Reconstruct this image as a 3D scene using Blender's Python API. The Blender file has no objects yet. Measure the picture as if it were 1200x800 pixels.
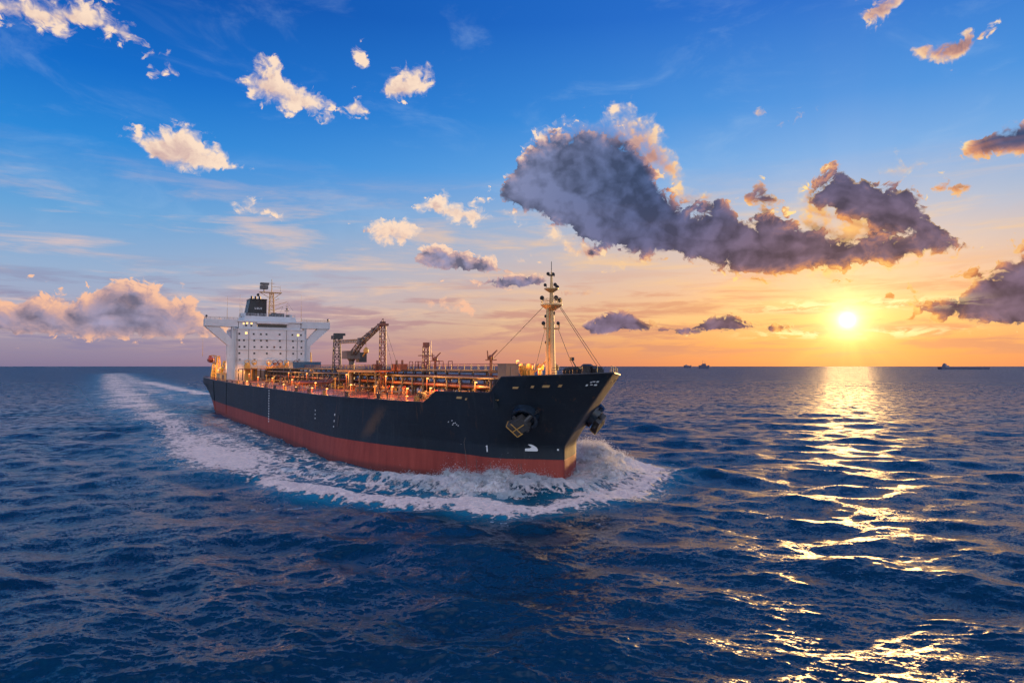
import bpy, bmesh, math, random
import numpy as np
from mathutils import Vector, Matrix

random.seed(7)
RNG = np.random.default_rng(11)
scene = bpy.context.scene
COL = scene.collection
R = math.radians

# ------------------------------------------------------------------ camera
CAM_H = 22.0
F = 800.0                       # focal length in pixels of a 1200 wide frame
PITCH = math.atan(29.0 / F)
cam_d = bpy.data.cameras.new('camera')
cam = bpy.data.objects.new('camera', cam_d)
COL.objects.link(cam)
cam_d.sensor_width = 36.0
cam_d.lens = 36.0 * F / 1200.0
cam_d.clip_start = 0.5
cam_d.clip_end = 200000.0
cam.location = (0, 0, CAM_H)
cam.rotation_euler = (math.pi / 2 + PITCH, 0, 0)
scene.camera = cam

def pix_dir(px, py):
    """direction in the world of a point of the 1200x800 frame"""
    x, y, z = (px - 600.0), (400.0 - py), F
    c, s = math.cos(PITCH), math.sin(PITCH)
    v = Vector((x, z * c - y * s, y * c + z * s))
    return v.normalized()

def az_el(px, py):
    d = pix_dir(px, py)
    return math.degrees(math.atan2(d.x, d.y)), math.degrees(math.asin(d.z))

SUN_AZ, SUN_EL = az_el(993, 375)
SUN_DIR = pix_dir(993, 375)

# ------------------------------------------------------------------ render settings
scene.view_settings.view_transform = 'Standard'
scene.view_settings.look = 'None'
scene.view_settings.exposure = 0.0
scene.view_settings.gamma = 1.0
scene.render.engine = 'CYCLES'
cy = scene.cycles
cy.max_bounces = 5
cy.diffuse_bounces = 2
cy.glossy_bounces = 3
cy.transmission_bounces = 2
cy.transparent_max_bounces = 6
cy.caustics_reflective = False
cy.caustics_refractive = False
cy.sample_clamp_direct = 2.7
cy.sample_clamp_indirect = 4.0
cy.use_adaptive_sampling = True
cy.adaptive_threshold = 0.02
cy.adaptive_min_samples = 12
cy.use_denoising = True
try:
    cy.denoiser = 'OPENIMAGEDENOISE'
    cy.denoising_input_passes = 'RGB_ALBEDO_NORMAL'
except Exception:
    pass

# ------------------------------------------------------------------ sun lamp
sun_d = bpy.data.lights.new('sun', 'SUN')
sun_d.energy = 5.0
sun_d.angle = R(0.55)
sun_d.color = (1.0, 0.56, 0.19)
sun = bpy.data.objects.new('sun', sun_d)
COL.objects.link(sun)
sun.rotation_euler = (-SUN_DIR).to_track_quat('-Z', 'Y').to_euler()
sun.location = (300, 400, 200)

# ------------------------------------------------------------------ node helpers
def lin(c):
    return tuple(((v / 255.0) / 12.92 if v / 255.0 <= 0.04045 else ((v / 255.0 + 0.055) / 1.055) ** 2.4) for v in c)

class NT:
    def __init__(self, tree):
        self.t = tree
    def new(self, typ, **kw):
        n = self.t.nodes.new(typ)
        for k, v in kw.items():
            setattr(n, k, v)
        return n
    def put(self, sock, v):
        if isinstance(v, bpy.types.NodeSocket):
            self.t.links.new(v, sock)
        elif v is not None:
            if isinstance(v, (tuple, list)) and len(v) == 3 and sock.type == 'RGBA':
                v = (*v, 1.0)
            sock.default_value = v
    def m(self, op, a, b=None, c=None, clamp=False):
        n = self.new('ShaderNodeMath', operation=op, use_clamp=clamp)
        self.put(n.inputs[0], a)
        if b is not None: self.put(n.inputs[1], b)
        if c is not None: self.put(n.inputs[2], c)
        return n.outputs[0]
    def add(self, a, b): return self.m('ADD', a, b)
    def sub(self, a, b): return self.m('SUBTRACT', a, b)
    def mul(self, a, b): return self.m('MULTIPLY', a, b)
    def mad(self, a, b, c): return self.m('MULTIPLY_ADD', a, b, c)
    def mn(self, a, b): return self.m('MINIMUM', a, b)
    def mx(self, a, b): return self.m('MAXIMUM', a, b)
    def sstep(self, v, a, b, lo=0.0, hi=1.0):
        n = self.new('ShaderNodeMapRange', interpolation_type='SMOOTHSTEP')
        self.put(n.inputs['Value'], v)
        self.put(n.inputs['From Min'], a); self.put(n.inputs['From Max'], b)
        self.put(n.inputs['To Min'], lo); self.put(n.inputs['To Max'], hi)
        return n.outputs['Result']
    def lstep(self, v, a, b, lo=0.0, hi=1.0):
        n = self.new('ShaderNodeMapRange', interpolation_type='LINEAR', clamp=True)
        self.put(n.inputs['Value'], v)
        self.put(n.inputs['From Min'], a); self.put(n.inputs['From Max'], b)
        self.put(n.inputs['To Min'], lo); self.put(n.inputs['To Max'], hi)
        return n.outputs['Result']
    def mix(self, f, a, b, blend='MIX'):
        n = self.new('ShaderNodeMix', data_type='RGBA', blend_type=blend)
        n.clamp_factor = True
        self.put(n.inputs[0], f); self.put(n.inputs[6], a); self.put(n.inputs[7], b)
        return n.outputs[2]
    def xyz(self, x, y, z):
        n = self.new('ShaderNodeCombineXYZ')
        self.put(n.inputs[0], x); self.put(n.inputs[1], y); self.put(n.inputs[2], z)
        return n.outputs[0]
    def vm(self, op, a, b=None, scale=None):
        n = self.new('ShaderNodeVectorMath', operation=op)
        self.put(n.inputs[0], a)
        if b is not None: self.put(n.inputs[1], b)
        if scale is not None: self.put(n.inputs['Scale'], scale)
        return n.outputs['Value'] if op in ('DOT_PRODUCT', 'LENGTH', 'DISTANCE') else n.outputs['Vector']
    def noise(self, vec, scale=1.0, detail=4.0, rough=0.5, dist=0.0, out='Fac', lac=2.0, dim='3D'):
        n = self.new('ShaderNodeTexNoise', noise_dimensions=dim)
        n.normalize = True
        self.put(n.inputs['Vector'], vec); self.put(n.inputs['Scale'], scale)
        self.put(n.inputs['Detail'], detail); self.put(n.inputs['Roughness'], rough)
        self.put(n.inputs['Lacunarity'], lac); self.put(n.inputs['Distortion'], dist)
        return n.outputs[out]
    def voronoi(self, vec, scale=1.0, detail=2.0, rough=0.5, smooth=None, dim='3D'):
        n = self.new('ShaderNodeTexVoronoi', voronoi_dimensions=dim, feature='F1')
        if smooth is not None:
            n.feature = 'SMOOTH_F1'
            n.inputs['Smoothness'].default_value = smooth
        n.normalize = False
        self.put(n.inputs['Vector'], vec); self.put(n.inputs['Scale'], scale)
        self.put(n.inputs['Detail'], detail); self.put(n.inputs['Roughness'], rough)
        return n.outputs['Distance']
    def ramp(self, v, stops, interp='LINEAR'):
        n = self.new('ShaderNodeValToRGB')
        cr = n.color_ramp
        cr.interpolation = interp
        while len(cr.elements) < len(stops):
            cr.elements.new(0.5)
        for e, (p, c) in zip(cr.elements, stops):
            e.position = p
            e.color = (*c, 1.0)
        self.put(n.inputs[0], v)
        return n.outputs[0]
    def curve(self, v, pts):
        n = self.new('ShaderNodeFloatCurve')
        cm = n.mapping
        c = cm.curves[0]
        while len(c.points) < len(pts):
            c.points.new(0.5, 0.5)
        for p, (x, y) in zip(c.points, pts):
            p.location = (x, y)
            p.handle_type = 'VECTOR'
        cm.update()
        self.put(n.inputs['Value'], v)
        return n.outputs[0]

# ------------------------------------------------------------------ world: evening sky with clouds
world = bpy.data.worlds.new('World')
scene.world = world
world.use_nodes = True
W = NT(world.node_tree)
world.node_tree.nodes.clear()

AZ0, AZ1, ELS = -44.0, 44.0, 40.0        # range of the cloud outlines, in degrees

# every cloud: list of (x, top, bottom) in the photograph's frame, turned into azimuth and elevation
BIG = [
    [(576, 228, 228), (585, 212, 240), (602, 188, 252), (622, 164, 258), (645, 146, 264), (680, 140, 284), (706, 142, 298), (730, 152, 303), (750, 168, 306), (768, 198, 308), (786, 222, 310), (800, 234, 312),
     (826, 232, 318), (850, 226, 324), (880, 246, 330), (920, 250, 331), (946, 252, 329), (965, 256, 327), (1000, 266, 324), (1040, 262, 320), (1066, 256, 315), (1090, 254, 311), (1112, 262, 307), (1140, 284, 296), (1152, 291, 291)],
    [(938, 240, 240), (950, 214, 254), (964, 202, 258), (985, 188, 264), (1012, 202, 274), (1042, 206, 287), (1066, 212, 292), (1088, 236, 298), (1106, 262, 297), (1118, 285, 290)],
    [(1034, 356, 356), (1056, 346, 364), (1085, 342, 378), (1110, 334, 384), (1135, 316, 386), (1164, 296, 386), (1200, 284, 385), (1260, 296, 388), (1300, 330, 330)],
]
BANK = [
    [(-120, 350, 350), (-100, 340, 392), (0, 346, 394), (40, 343, 395), (78, 352, 396), (104, 344, 397), (122, 328, 398), (150, 323, 398), (176, 334, 397), (200, 350, 398), (222, 348, 397), (240, 366, 396), (262, 385, 392), (275, 390, 390)],
]
# sunlit towers that stand behind and beside the big cloud
PALE = [
    [(612, 175, 175), (630, 150, 200), (660, 138, 200), (690, 134, 200), (716, 128, 205), (738, 122, 210), (760, 134, 214), (776, 156, 216), (793, 186, 218), (804, 202, 214), (812, 210, 210)],
    [(590, 250, 250), (610, 246, 268), (640, 256, 278), (668, 272, 304), (700, 288, 308), (740, 300, 312), (770, 306, 314), (784, 310, 310)],
    [(782, 220, 220), (796, 216, 246), (826, 222, 240), (842, 230, 230)],
    [(918, 246, 246), (940, 226, 262), (962, 214, 268), (980, 220, 250), (992, 230, 230)],
    [(1010, 196, 196), (1030, 190, 214), (1050, 188, 212), (1072, 190, 204), (1082, 196, 196)],
    [(876, 326, 326), (900, 318, 338), (950, 306, 335), (1000, 296, 326), (1060, 294, 318), (1100, 292, 312), (1134, 300, 300)],
    [(930, 250, 250), (950, 226, 290), (985, 222, 304), (1015, 230, 304), (1040, 250, 300), (1060, 280, 290), (1070, 284, 284)],
]
SMALL = [
    [(868, 232, 232), (878, 220, 243), (893, 208, 250), (906, 212, 248), (922, 236, 236)],
    [(1086, 221, 221), (1098, 210, 230), (1120, 203, 233), (1136, 208, 226), (1146, 217, 217)],
    [(1108, 188, 188), (1126, 174, 189), (1150, 156, 188), (1175, 141, 187), (1200, 136, 185), (1260, 150, 180), (1300, 165, 165)],
]
DARK = [
    [(478, 303, 303), (492, 290, 310), (510, 280, 315), (535, 286, 320), (566, 300, 321), (596, 310, 324), (612, 318, 320)],
    [(500, 330, 330), (530, 324, 334), (580, 320, 338), (612, 317, 339), (640, 322, 336), (652, 330, 330)],
    [(676, 386, 386), (692, 377, 390), (716, 362, 391), (738, 361, 391), (764, 380, 391), (800, 381, 392), (828, 370, 392), (856, 361, 392), (884, 374, 391), (915, 375, 390), (936, 384, 384)],
    [(408, 268, 268), (416, 262, 274), (428, 264, 276), (438, 272, 272)],
]
WISPS = [
    [(272, 100, 100), (282, 88, 108), (300, 74, 118), (325, 68, 128), (345, 86, 134), (365, 104, 138), (388, 117, 134), (400, 120, 132), (416, 112, 139), (432, 128, 136), (440, 134, 134)],
    [(-80, -10, -10), (-60, -40, 20), (0, -20, 28), (50, -15, 40), (90, -5, 40), (120, 5, 44), (150, 28, 54), (175, 48, 64), (196, 66, 66)],
    [(426, 108, 108), (440, 98, 116), (460, 86, 122), (484, 76, 120), (500, 84, 112), (510, 98, 98)],
    [(124, 155, 155), (136, 150, 164), (160, 146, 176), (186, 150, 200), (212, 142, 204), (238, 158, 203), (262, 180, 203), (285, 191, 202), (298, 198, 198)],
    [(266, 248, 248), (285, 243, 251), (315, 247, 256), (345, 255, 258), (352, 258, 258)],
    [(408, 262, 262), (424, 262, 276), (448, 252, 286), (474, 254, 287), (500, 264, 264)],
    [(598, 305, 305), (606, 299, 312), (622, 298, 312), (636, 308, 308)],
    [(862, 132, 132), (872, 128, 136), (886, 132, 136), (896, 134, 134)],
    [(905, 144, 144), (925, 136, 146), (945, 129, 140), (964, 130, 130)],
    [(1000, 12, 12), (1012, 8, 28), (1032, -6, 30), (1054, -12, 14), (1064, 0, 0)],
    [(1068, 60, 60), (1082, 56, 70), (1106, 44, 76), (1134, 34, 70), (1156, 30, 44), (1170, 34, 34)],
    [(480, 240, 240), (490, 229, 249), (512, 224, 255), (535, 231, 263), (560, 239, 266), (582, 254, 254)],
    [(170, 88, 88), (186, 82, 90), (206, 84, 92), (220, 88, 88)],
    [(410, 68, 68), (418, 54, 76), (428, 56, 74), (434, 66, 66)],
    [(640, 342, 342), (660, 334, 350), (690, 336, 350), (706, 344, 344)],
    [(490, 355, 355), (520, 349, 361), (560, 355, 365), (580, 361, 361)],
]
def pack(clouds):
    """spread the clouds over as few layers as possible so that none share an azimuth"""
    layers = []
    for c in sorted(clouds, key=lambda c: c[0][0]):
        a0, a1 = az_el(*c[0][:2])[0] - 1.5, az_el(*c[-1][:2])[0] + 1.5
        for L in layers:
            if L[1] < a0 and len(L[0]) < 4:
                L[0].append(c); L[1] = a1; break
        else:
            layers.append([[c], a1])
    return [L[0] for L in layers]

def outline(cl):
    tops, bots = [], []
    gap = 3.0
    prev_end = None
    pts = []
    for cloud in cl:
        rows = []
        for (x, t, b) in cloud:
            a, et = az_el(x, t)
            _, eb = az_el(x, b)
            rows.append((a, et, eb))
        pts.append(rows)
    out = [(AZ0, 20 - gap, 20 + gap)]
    for rows in pts:
        a, t, b = rows[0]; mid = (t + b) / 2
        out.append((a - 1.2, mid - gap, mid + gap))
        out += rows
        a, t, b = rows[-1]; mid = (t + b) / 2
        out.append((a + 1.2, mid - gap, mid + gap))
    out.append((AZ1, 20 - gap, 20 + gap))
    top = [((a - AZ0) / (AZ1 - AZ0), max(0, min(1, (t + 5) / ELS))) for a, t, b in out if AZ0 <= a <= AZ1]
    bot = [((a - AZ0) / (AZ1 - AZ0), max(0, min(1, (b + 5) / ELS))) for a, t, b in out if AZ0 <= a <= AZ1]
    return top, bot

# layer: outlines, raggedness in degrees, thickness gain, swelling of the outline in degrees
LAYERS = [(outline(L), 2.1, 1.0, 0.40) for L in pack(BIG)] + [(outline(L), 1.15, 1.25, 0.75) for L in pack(BANK)] + [(outline(L), 1.35, 0.20, 0.90) for L in pack(PALE)]
LAYERS += [(outline(L), 0.95, 1.05, 0.28) for L in pack(SMALL)] + [(outline(L), 0.75, 2.4, 0.22) for L in pack(DARK)] + [(outline(L), 1.2, 0.55, 0.55) for L in pack(WISPS)]

print('cloud layers', len(LAYERS))
def cloud_group(name, fine):
    grp = bpy.data.node_groups.new(name, 'ShaderNodeTree')
    grp.interface.new_socket('az', in_out='INPUT', socket_type='NodeSocketFloat')
    grp.interface.new_socket('el', in_out='INPUT', socket_type='NodeSocketFloat')
    grp.interface.new_socket('dens', in_out='OUTPUT', socket_type='NodeSocketFloat')
    grp.interface.new_socket('bulk', in_out='OUTPUT', socket_type='NodeSocketFloat')
    G = NT(grp)
    gi, go = G.new('NodeGroupInput'), G.new('NodeGroupOutput')
    gaz, gel = gi.outputs['az'], gi.outputs['el']
    pv = G.xyz(gaz, G.mul(gel, 1.2), 0.0)
    n_lo = G.noise(pv, 0.34, 2.0, 0.5, dim='2D')
    warp = G.vm('ADD', pv, G.vm('SCALE', G.vm('SUBTRACT', G.noise(pv, 0.5, 3.0, 0.55, out='Color', dim='2D'), (0.5, 0.5, 0.5)), scale=2.2))
    vor = G.voronoi(warp, 0.46, 3.0 if fine else 1.0, 0.55, dim='2D')
    nz = G.mul(G.sub(0.50, vor), 1.7)
    nz = G.add(nz, G.mul(G.sub(n_lo, 0.5), 2.4))
    if fine:
        n_hi = G.noise(warp, 1.1, 6.0, 0.64, dim='2D')
        nz = G.add(nz, G.mul(G.sub(n_hi, 0.5), 2.3))
    uaz = G.lstep(gaz, AZ0, AZ1)
    tot = bulk = None
    for (top, bot), amp, gain, swell in LAYERS:
        tp = G.mad(G.curve(uaz, top), ELS, -5.0 + swell)
        bt = G.mad(G.curve(uaz, bot), ELS, -5.0 - swell * 0.6)
        e = G.mn(G.sub(tp, gel), G.mul(G.sub(gel, bt), 1.4))
        d = G.mul(G.add(G.mn(e, 2.8), G.mul(G.mul(nz, G.lstep(e, 0.5, 2.4, 1.15, 0.55)), amp * 0.72)), gain)
        d = G.mn(d, G.mul(G.add(e, 0.95 * amp), 1.6))
        tot = d if tot is None else G.mx(tot, d)
        eb = G.mul(e, gain)
        bulk = eb if bulk is None else G.mx(bulk, eb)
    G.put(go.inputs['dens'], tot); G.put(go.inputs['bulk'], bulk)
    return grp
G_FINE, G_COARSE = cloud_group('cloud_density', True), cloud_group('cloud_bulk', False)

def cloud(az, el, grp):
    n = W.new('ShaderNodeGroup')
    n.node_tree = grp
    W.put(n.inputs['az'], az); W.put(n.inputs['el'], el)
    return n.outputs['dens'], n.outputs['bulk']

tc = W.new('ShaderNodeTexCoord')
dvec = W.vm('NORMALIZE', tc.outputs['Generated'])
sp = W.new('ShaderNodeSeparateXYZ'); W.put(sp.inputs[0], dvec)
DEG = 180 / math.pi
el = W.mul(W.m('ARCSINE', sp.outputs[2]), DEG)
az = W.mul(W.m('ARCTAN2', sp.outputs[0], sp.outputs[1]), DEG)
sang = W.mul(W.m('ARCCOSINE', W.m('MINIMUM', W.vm('DOT_PRODUCT', dvec, tuple(SUN_DIR)), 0.999999)), DEG)

def elramp(stops):
    return W.ramp(W.lstep(el, 0.0, 60.0), [(e / 60.0, lin(c)) for e, c in stops], 'B_SPLINE' if False else 'LINEAR')

far = elramp([(0, (140, 126, 156)), (1.5, (160, 146, 168)), (4, (172, 172, 196)), (7, (154, 180, 214)), (11, (106, 168, 222)), (16, (44, 140, 222)), (21, (14, 110, 206)), (27, (6, 84, 178)), (40, (6, 74, 164)), (60, (10, 84, 178))])
near = elramp([(0, (236, 144, 96)), (1.5, (246, 164, 98)), (3.5, (252, 192, 122)), (6, (244, 194, 154)), (9, (216, 194, 186)), (12, (170, 188, 216)), (16, (106, 172, 234)), (20, (60, 148, 228)), (27, (26, 112, 210)), (40, (14, 88, 184)), (60, (10, 84, 178))])
# unseen fill: brightness added to the zenith and the sky behind the camera
sky_fill = W.add(W.mul(W.sstep(el, 60.0, 88.0), 0.9), W.mul(W.mul(W.sstep(sp.outputs[1], -0.05, -0.6), W.sstep(el, 85.0, 45.0)), 0.95))
far = W.mix(1.0, far, W.xyz(sky_fill, sky_fill, sky_fill), 'ADD')
near = W.mix(1.0, near, W.xyz(sky_fill, sky_fill, sky_fill), 'ADD')
daz = W.m('ABSOLUTE', W.sub(az, SUN_AZ))
wnear = W.sstep(daz, 62.0, 3.0)
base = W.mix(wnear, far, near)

sky = W.new('ShaderNodeTexSky', sky_type='NISHITA')
sky.sun_disc = False
sky.sun_elevation = R(SUN_EL)
sky.sun_rotation = R(SUN_AZ)
sky.air_density = 1.2; sky.dust_density = 1.0; sky.ozone_density = 2.0
nish = W.mix(1.0, sky.outputs[0], (0.09, 0.09, 0.09), 'MULTIPLY')
base = W.mix(0.06, base, nish)

# high thin cirrus, streaked by perspective
pc = W.xyz(W.mul(az, 0.055), W.mul(el, 0.42), W.mul(W.mul(az, el), 0.002))
cwarp = W.vm('ADD', pc, W.vm('SCALE', W.vm('SUBTRACT', W.noise(pc, 0.8, 2.0, out='Color'), (0.5, 0.5, 0.5)), scale=0.9))
cir = W.noise(cwarp, 1.5, 7.0, 0.62)
cir_band = W.mul(W.sstep(el, 0.3, 4.0), W.sstep(el, 17.0, 8.0))
cirm = W.mul(W.sstep(cir, 0.46, 0.72), cir_band)
pc2 = W.xyz(W.mul(az, 0.09), W.mul(el, 0.75), 8.3)
cir2 = W.noise(pc2, 1.6, 6.0, 0.6, 0.4)
cirm2 = W.mul(W.sstep(cir2, 0.45, 0.62), W.mul(W.sstep(el, 0.2, 1.5), W.sstep(el, 9.0, 4.0)))
cir_lit = W.mix(wnear, lin((246, 204, 180)), lin((255, 204, 134)))
cir_dark = W.mix(wnear, lin((140, 132, 164)), lin((222, 148, 112)))
s1 = W.mix(W.mul(cirm, 0.72), base, cir_lit)
s2 = W.mix(W.mul(cirm2, 0.74), s1, cir_dark)
# faint veils in the blue
veil = W.noise(W.xyz(W.mul(az, 0.10), W.mul(el, 0.28), 2.2), 1.0, 6.0, 0.62, 0.6)
s2 = W.mix(W.mul(W.mul(W.sstep(veil, 0.50, 0.78), W.sstep(el, 7.0, 12.0)), 0.22), s2, lin((170, 200, 232)))

# glow of the low sun in the air
glow = W.m('EXPONENT', W.mul(sang, -1.0 / 6.5))
glow2 = W.m('EXPONENT', W.mul(sang, -1.0 / 1.1))
sx_, sy_ = W.m('DIVIDE', W.sub(az, SUN_AZ), W.mx(sang, .3)), W.m('DIVIDE', W.sub(el, SUN_EL), W.mx(sang, .3))
rays = W.noise(W.xyz(sx_, sy_, 0.4), 3.4, 3.0, 0.6)
glow = W.mul(glow, W.lstep(rays, .36, .64, .86, 1.14))
glow3 = W.m('EXPONENT', W.mul(W.m('POWER', sang, 2.0), -1.0 / (1.1 * 1.1)))
glow_c = W.mix(1.0, s2, W.mix(1.0, (0.50, 0.27, 0.03), W.xyz(glow, glow, glow), 'MULTIPLY'), 'ADD')
glow_c = W.mix(1.0, glow_c, W.mix(1.0, (2.1, 1.45, 0.52), W.xyz(glow2, glow2, glow2), 'MULTIPLY'), 'ADD')
glow_c = W.mix(1.0, glow_c, W.mix(1.0, (0.55, 0.46, 0.26), W.xyz(glow3, glow3, glow3), 'MULTIPLY'), 'ADD')

# cumulus: density here and at two places towards the sun
d0, b0 = cloud(az, el, G_FINE)
tx, ty = W.sub(SUN_AZ, az), W.sub(W.add(SUN_EL, 1.0), el)
tl = W.mx(W.m('SQRT', W.add(W.mul(tx, tx), W.mul(ty, ty))), 0.6)
ux, uy = W.m('DIVIDE', tx, tl), W.m('DIVIDE', ty, tl)
far_side = W.sstep(sang, 15.0, 36.0)
# light reaches the clouds from above and from the side of the sun
ux = W.mix(far_side, W.xyz(W.mul(ux, 0.85), W.add(W.mul(uy, 0.75), 0.12), 0), W.xyz(0.74, 0.66, 0))
us = W.new('ShaderNodeSeparateXYZ'); W.put(us.inputs[0], ux)
def step_to(k, g):
    return cloud(W.mad(us.outputs[0], k, az), W.mad(us.outputs[1], k, el), g)
d1, b1 = step_to(0.5, G_FINE)
dc0, bc0 = cloud(az, el, G_COARSE)
dc1, bc1 = step_to(1.15, G_COARSE)
d2, b2 = dc1, bc1
soft = W.lstep(W.noise(W.xyz(az, el, 1.5), 0.7, 3.0, 0.6), 0.38, 0.64, 0.28, 1.25)
alpha = W.sstep(d0, 0.0, soft)
optical = W.add(W.mul(W.mx(W.add(d1, b1), 0.0), 0.15), W.mul(W.mx(W.add(d2, W.mul(b2, 0.6)), 0.0), 0.20))
optical = W.add(optical, W.mul(W.mx(b0, 0.0), 0.62))
# clouds seen against the sun transmit; clouds across the sky are lit from its side
ks_ = W.new('ShaderNodeSeparateXYZ'); W.put(ks_.inputs[0], W.mix(far_side, W.mix(W.sstep(sang, 4.0, 14.0), (0.85, 0.85, 0.85), (1.5, 1.5, 1.5)), (0.50, 0.50, 0.50)))
lit = W.m('EXPONENT', W.mul(W.mul(optical, ks_.outputs[0]), -1.0))
rel0 = W.sub(W.sub(d0, d1), W.sub(b0, b1))
relief = W.mul(rel0, W.mad(lit, 0.34, 0.04))
lit = W.m('ADD', lit, relief, clamp=True)
lit_c = W.mix(W.sstep(sang, 30.0, 4.0), W.mix(W.sstep(el, 3.0, 14.0), lin((248, 190, 156)), lin((255, 226, 200))), lin((255, 224, 150)))
lit_c = W.mix(1.0, lit_c, W.mix(W.sstep(sang, 14.0, 3.0), (1.0, 1.0, 1.0), (1.35, 1.2, 0.8)), 'MULTIPLY')
mid_c = W.mix(W.sstep(sang, 28.0, 5.0), lin((196, 160, 160)), lin((232, 150, 92)))
shade_c = W.mix(W.sstep(el, 2.0, 16.0), lin((112, 96, 118)), lin((62, 78, 116)))
shade_c = W.mix(W.mul(W.sstep(sang, 18.0, 4.0), 0.6), shade_c, lin((118, 84, 84)))
shade_c = W.mix(W.mul(far_side, 0.55), shade_c, lin((150, 150, 178)))
relc = W.sub(W.sub(dc0, dc1), W.sub(bc0, bc1))
tone = W.lstep(W.add(relc, W.mul(rel0, 0.22)), -1.0, 1.0, 0.66, 1.55)
shade_c = W.mix(1.0, shade_c, W.xyz(tone, tone, tone), 'MULTIPLY')
cl_c = W.mix(W.sstep(lit, 0.06, 0.46), shade_c, mid_c)
cl_c = W.mix(W.sstep(lit, 0.27, 0.74), cl_c, lit_c)
warm = W.mul(W.mul(W.sstep(b0, 2.2, 0.1), W.sstep(W.sub(bc1, bc0), 0.35, -0.35)), W.sstep(sang, 25.0, 8.0))
cl_c = W.mix(W.mul(warm, 0.85), cl_c, lin((236, 146, 74)))
rim = W.mul(W.mul(W.sstep(d0, 0.0, 0.16), W.sstep(d0, 0.85, 0.22)), W.sstep(sang, 19.0, 5.0))
low_edge = W.sstep(W.sub(bc1, bc0), -0.75, 0.10)
cl_c = W.mix(W.mul(rim, W.mad(low_edge, -0.45, 0.95)), cl_c, W.mix(W.sstep(sang, 12.0, 4.0), lin((255, 206, 140)), (1.25, 0.78, 0.26)))
final = W.mix(W.mul(alpha, 0.97), glow_c, cl_c)
# small bright cloudlets by the sun
pz = W.xyz(W.mul(az, 0.55), W.mul(el, 1.9), 5.1)
cz = W.noise(pz, 0.9, 6.0, 0.62, 0.5)
bandz = W.mx(W.sstep(W.m('ABSOLUTE', W.sub(el, SUN_EL + 1.15)), 0.75, 0.05), W.sstep(W.m('ABSOLUTE', W.sub(el, SUN_EL - 1.0)), 0.6, 0.03))
zm = W.mul(W.mul(W.sstep(cz, 0.46, 0.57), bandz), W.sstep(sang, 10.0, 2.5))
final = W.mix(W.mul(zm, 0.8), final, (1.5, 1.1, 0.50))
# the disc of the sun and its bright rim, part of the sky
core = W.m('EXPONENT', W.mul(W.m('POWER', sang, 2.0), -1.0 / (0.42 * 0.42)))
final = W.mix(1.0, final, W.mix(1.0, (2.6, 2.3, 1.5), W.xyz(core, core, core), 'MULTIPLY'), 'ADD')
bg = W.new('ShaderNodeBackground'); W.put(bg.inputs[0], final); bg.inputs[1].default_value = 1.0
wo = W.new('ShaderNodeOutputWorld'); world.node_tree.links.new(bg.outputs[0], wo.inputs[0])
world.cycles.sampling_method = 'NONE'

# ------------------------------------------------------------------ numpy noise
_perm = RNG.permutation(512).astype(np.int64)
_perm = np.concatenate([_perm, _perm, _perm])
_g3 = RNG.normal(size=(512, 3)); _g3 /= np.linalg.norm(_g3, axis=1)[:, None]
def perlin(p):
    pi = np.floor(p).astype(np.int64); pf = p - pi
    u = pf * pf * pf * (pf * (pf * 6 - 15) + 10)
    pi &= 511
    def h(i, j, k):
        return _perm[_perm[_perm[(pi[:, 0] + i) & 511] + ((pi[:, 1] + j) & 511)] + ((pi[:, 2] + k) & 511)] & 511
    def g(i, j, k):
        return ((_g3[h(i, j, k)]) * (pf - np.array([i, j, k]))).sum(1)
    x00 = g(0,0,0) * (1-u[:,0]) + g(1,0,0) * u[:,0]
    x10 = g(0,1,0) * (1-u[:,0]) + g(1,1,0) * u[:,0]
    x01 = g(0,0,1) * (1-u[:,0]) + g(1,0,1) * u[:,0]
    x11 = g(0,1,1) * (1-u[:,0]) + g(1,1,1) * u[:,0]
    y0 = x00 * (1-u[:,1]) + x10 * u[:,1]
    y1 = x01 * (1-u[:,1]) + x11 * u[:,1]
    return y0 * (1-u[:,2]) + y1 * u[:,2]
def fbm(p, octaves=4, gain=0.5, billow=False):
    a, s, out = 1.0, 1.0, np.zeros(len(p))
    for o in range(octaves):
        n = perlin(p * s + o * 17.3)
        out += a * (np.abs(n) * 2 - 0.5 if billow else n)
        a *= gain; s *= 2.03
    return out

# ------------------------------------------------------------------ ship frame
PSI = R(31.0)
HEAD = np.array([math.sin(PSI), -math.cos(PSI)])
PORT = np.array([math.cos(PSI), math.sin(PSI)])
STEM = np.array([9.1, 121.8])

def pchip(xs, ys):
    xs, ys = np.array(xs, float), np.array(ys, float)
    h = np.diff(xs); d = np.diff(ys) / h
    m = np.zeros(len(xs))
    for i in range(1, len(xs) - 1):
        if d[i-1] * d[i] > 0:
            w1, w2 = 2*h[i] + h[i-1], h[i] + 2*h[i-1]
            m[i] = (w1 + w2) / (w1 / d[i-1] + w2 / d[i])
    m[0], m[-1] = d[0], d[-1]
    def f(x):
        x = np.clip(np.asarray(x, float), xs[0], xs[-1])
        i = np.clip(np.searchsorted(xs, x) - 1, 0, len(xs) - 2)
        t = (x - xs[i]) / h[i]
        return ((1+2*t)*(1-t)**2*ys[i] + t*(1-t)**2*h[i]*m[i] + t*t*(3-2*t)*ys[i+1] + t*t*(t-1)*h[i]*m[i+1])
    return f
HB_DECK = pchip([0, .15, .5, 1.5, 3, 5, 7, 8.5, 10, 14, 20, 28, 38, 48, 60, 72, 85, 200, 285, 300, 306], [0, .34, .78, 1.95, 3.65, 5.95, 8.1, 9.5, 10.6, 12.2, 13.6, 15.3, 17.7, 20.2, 22.8, 24, 24.2, 24.2, 24.2, 23.6, 22.5])
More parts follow.
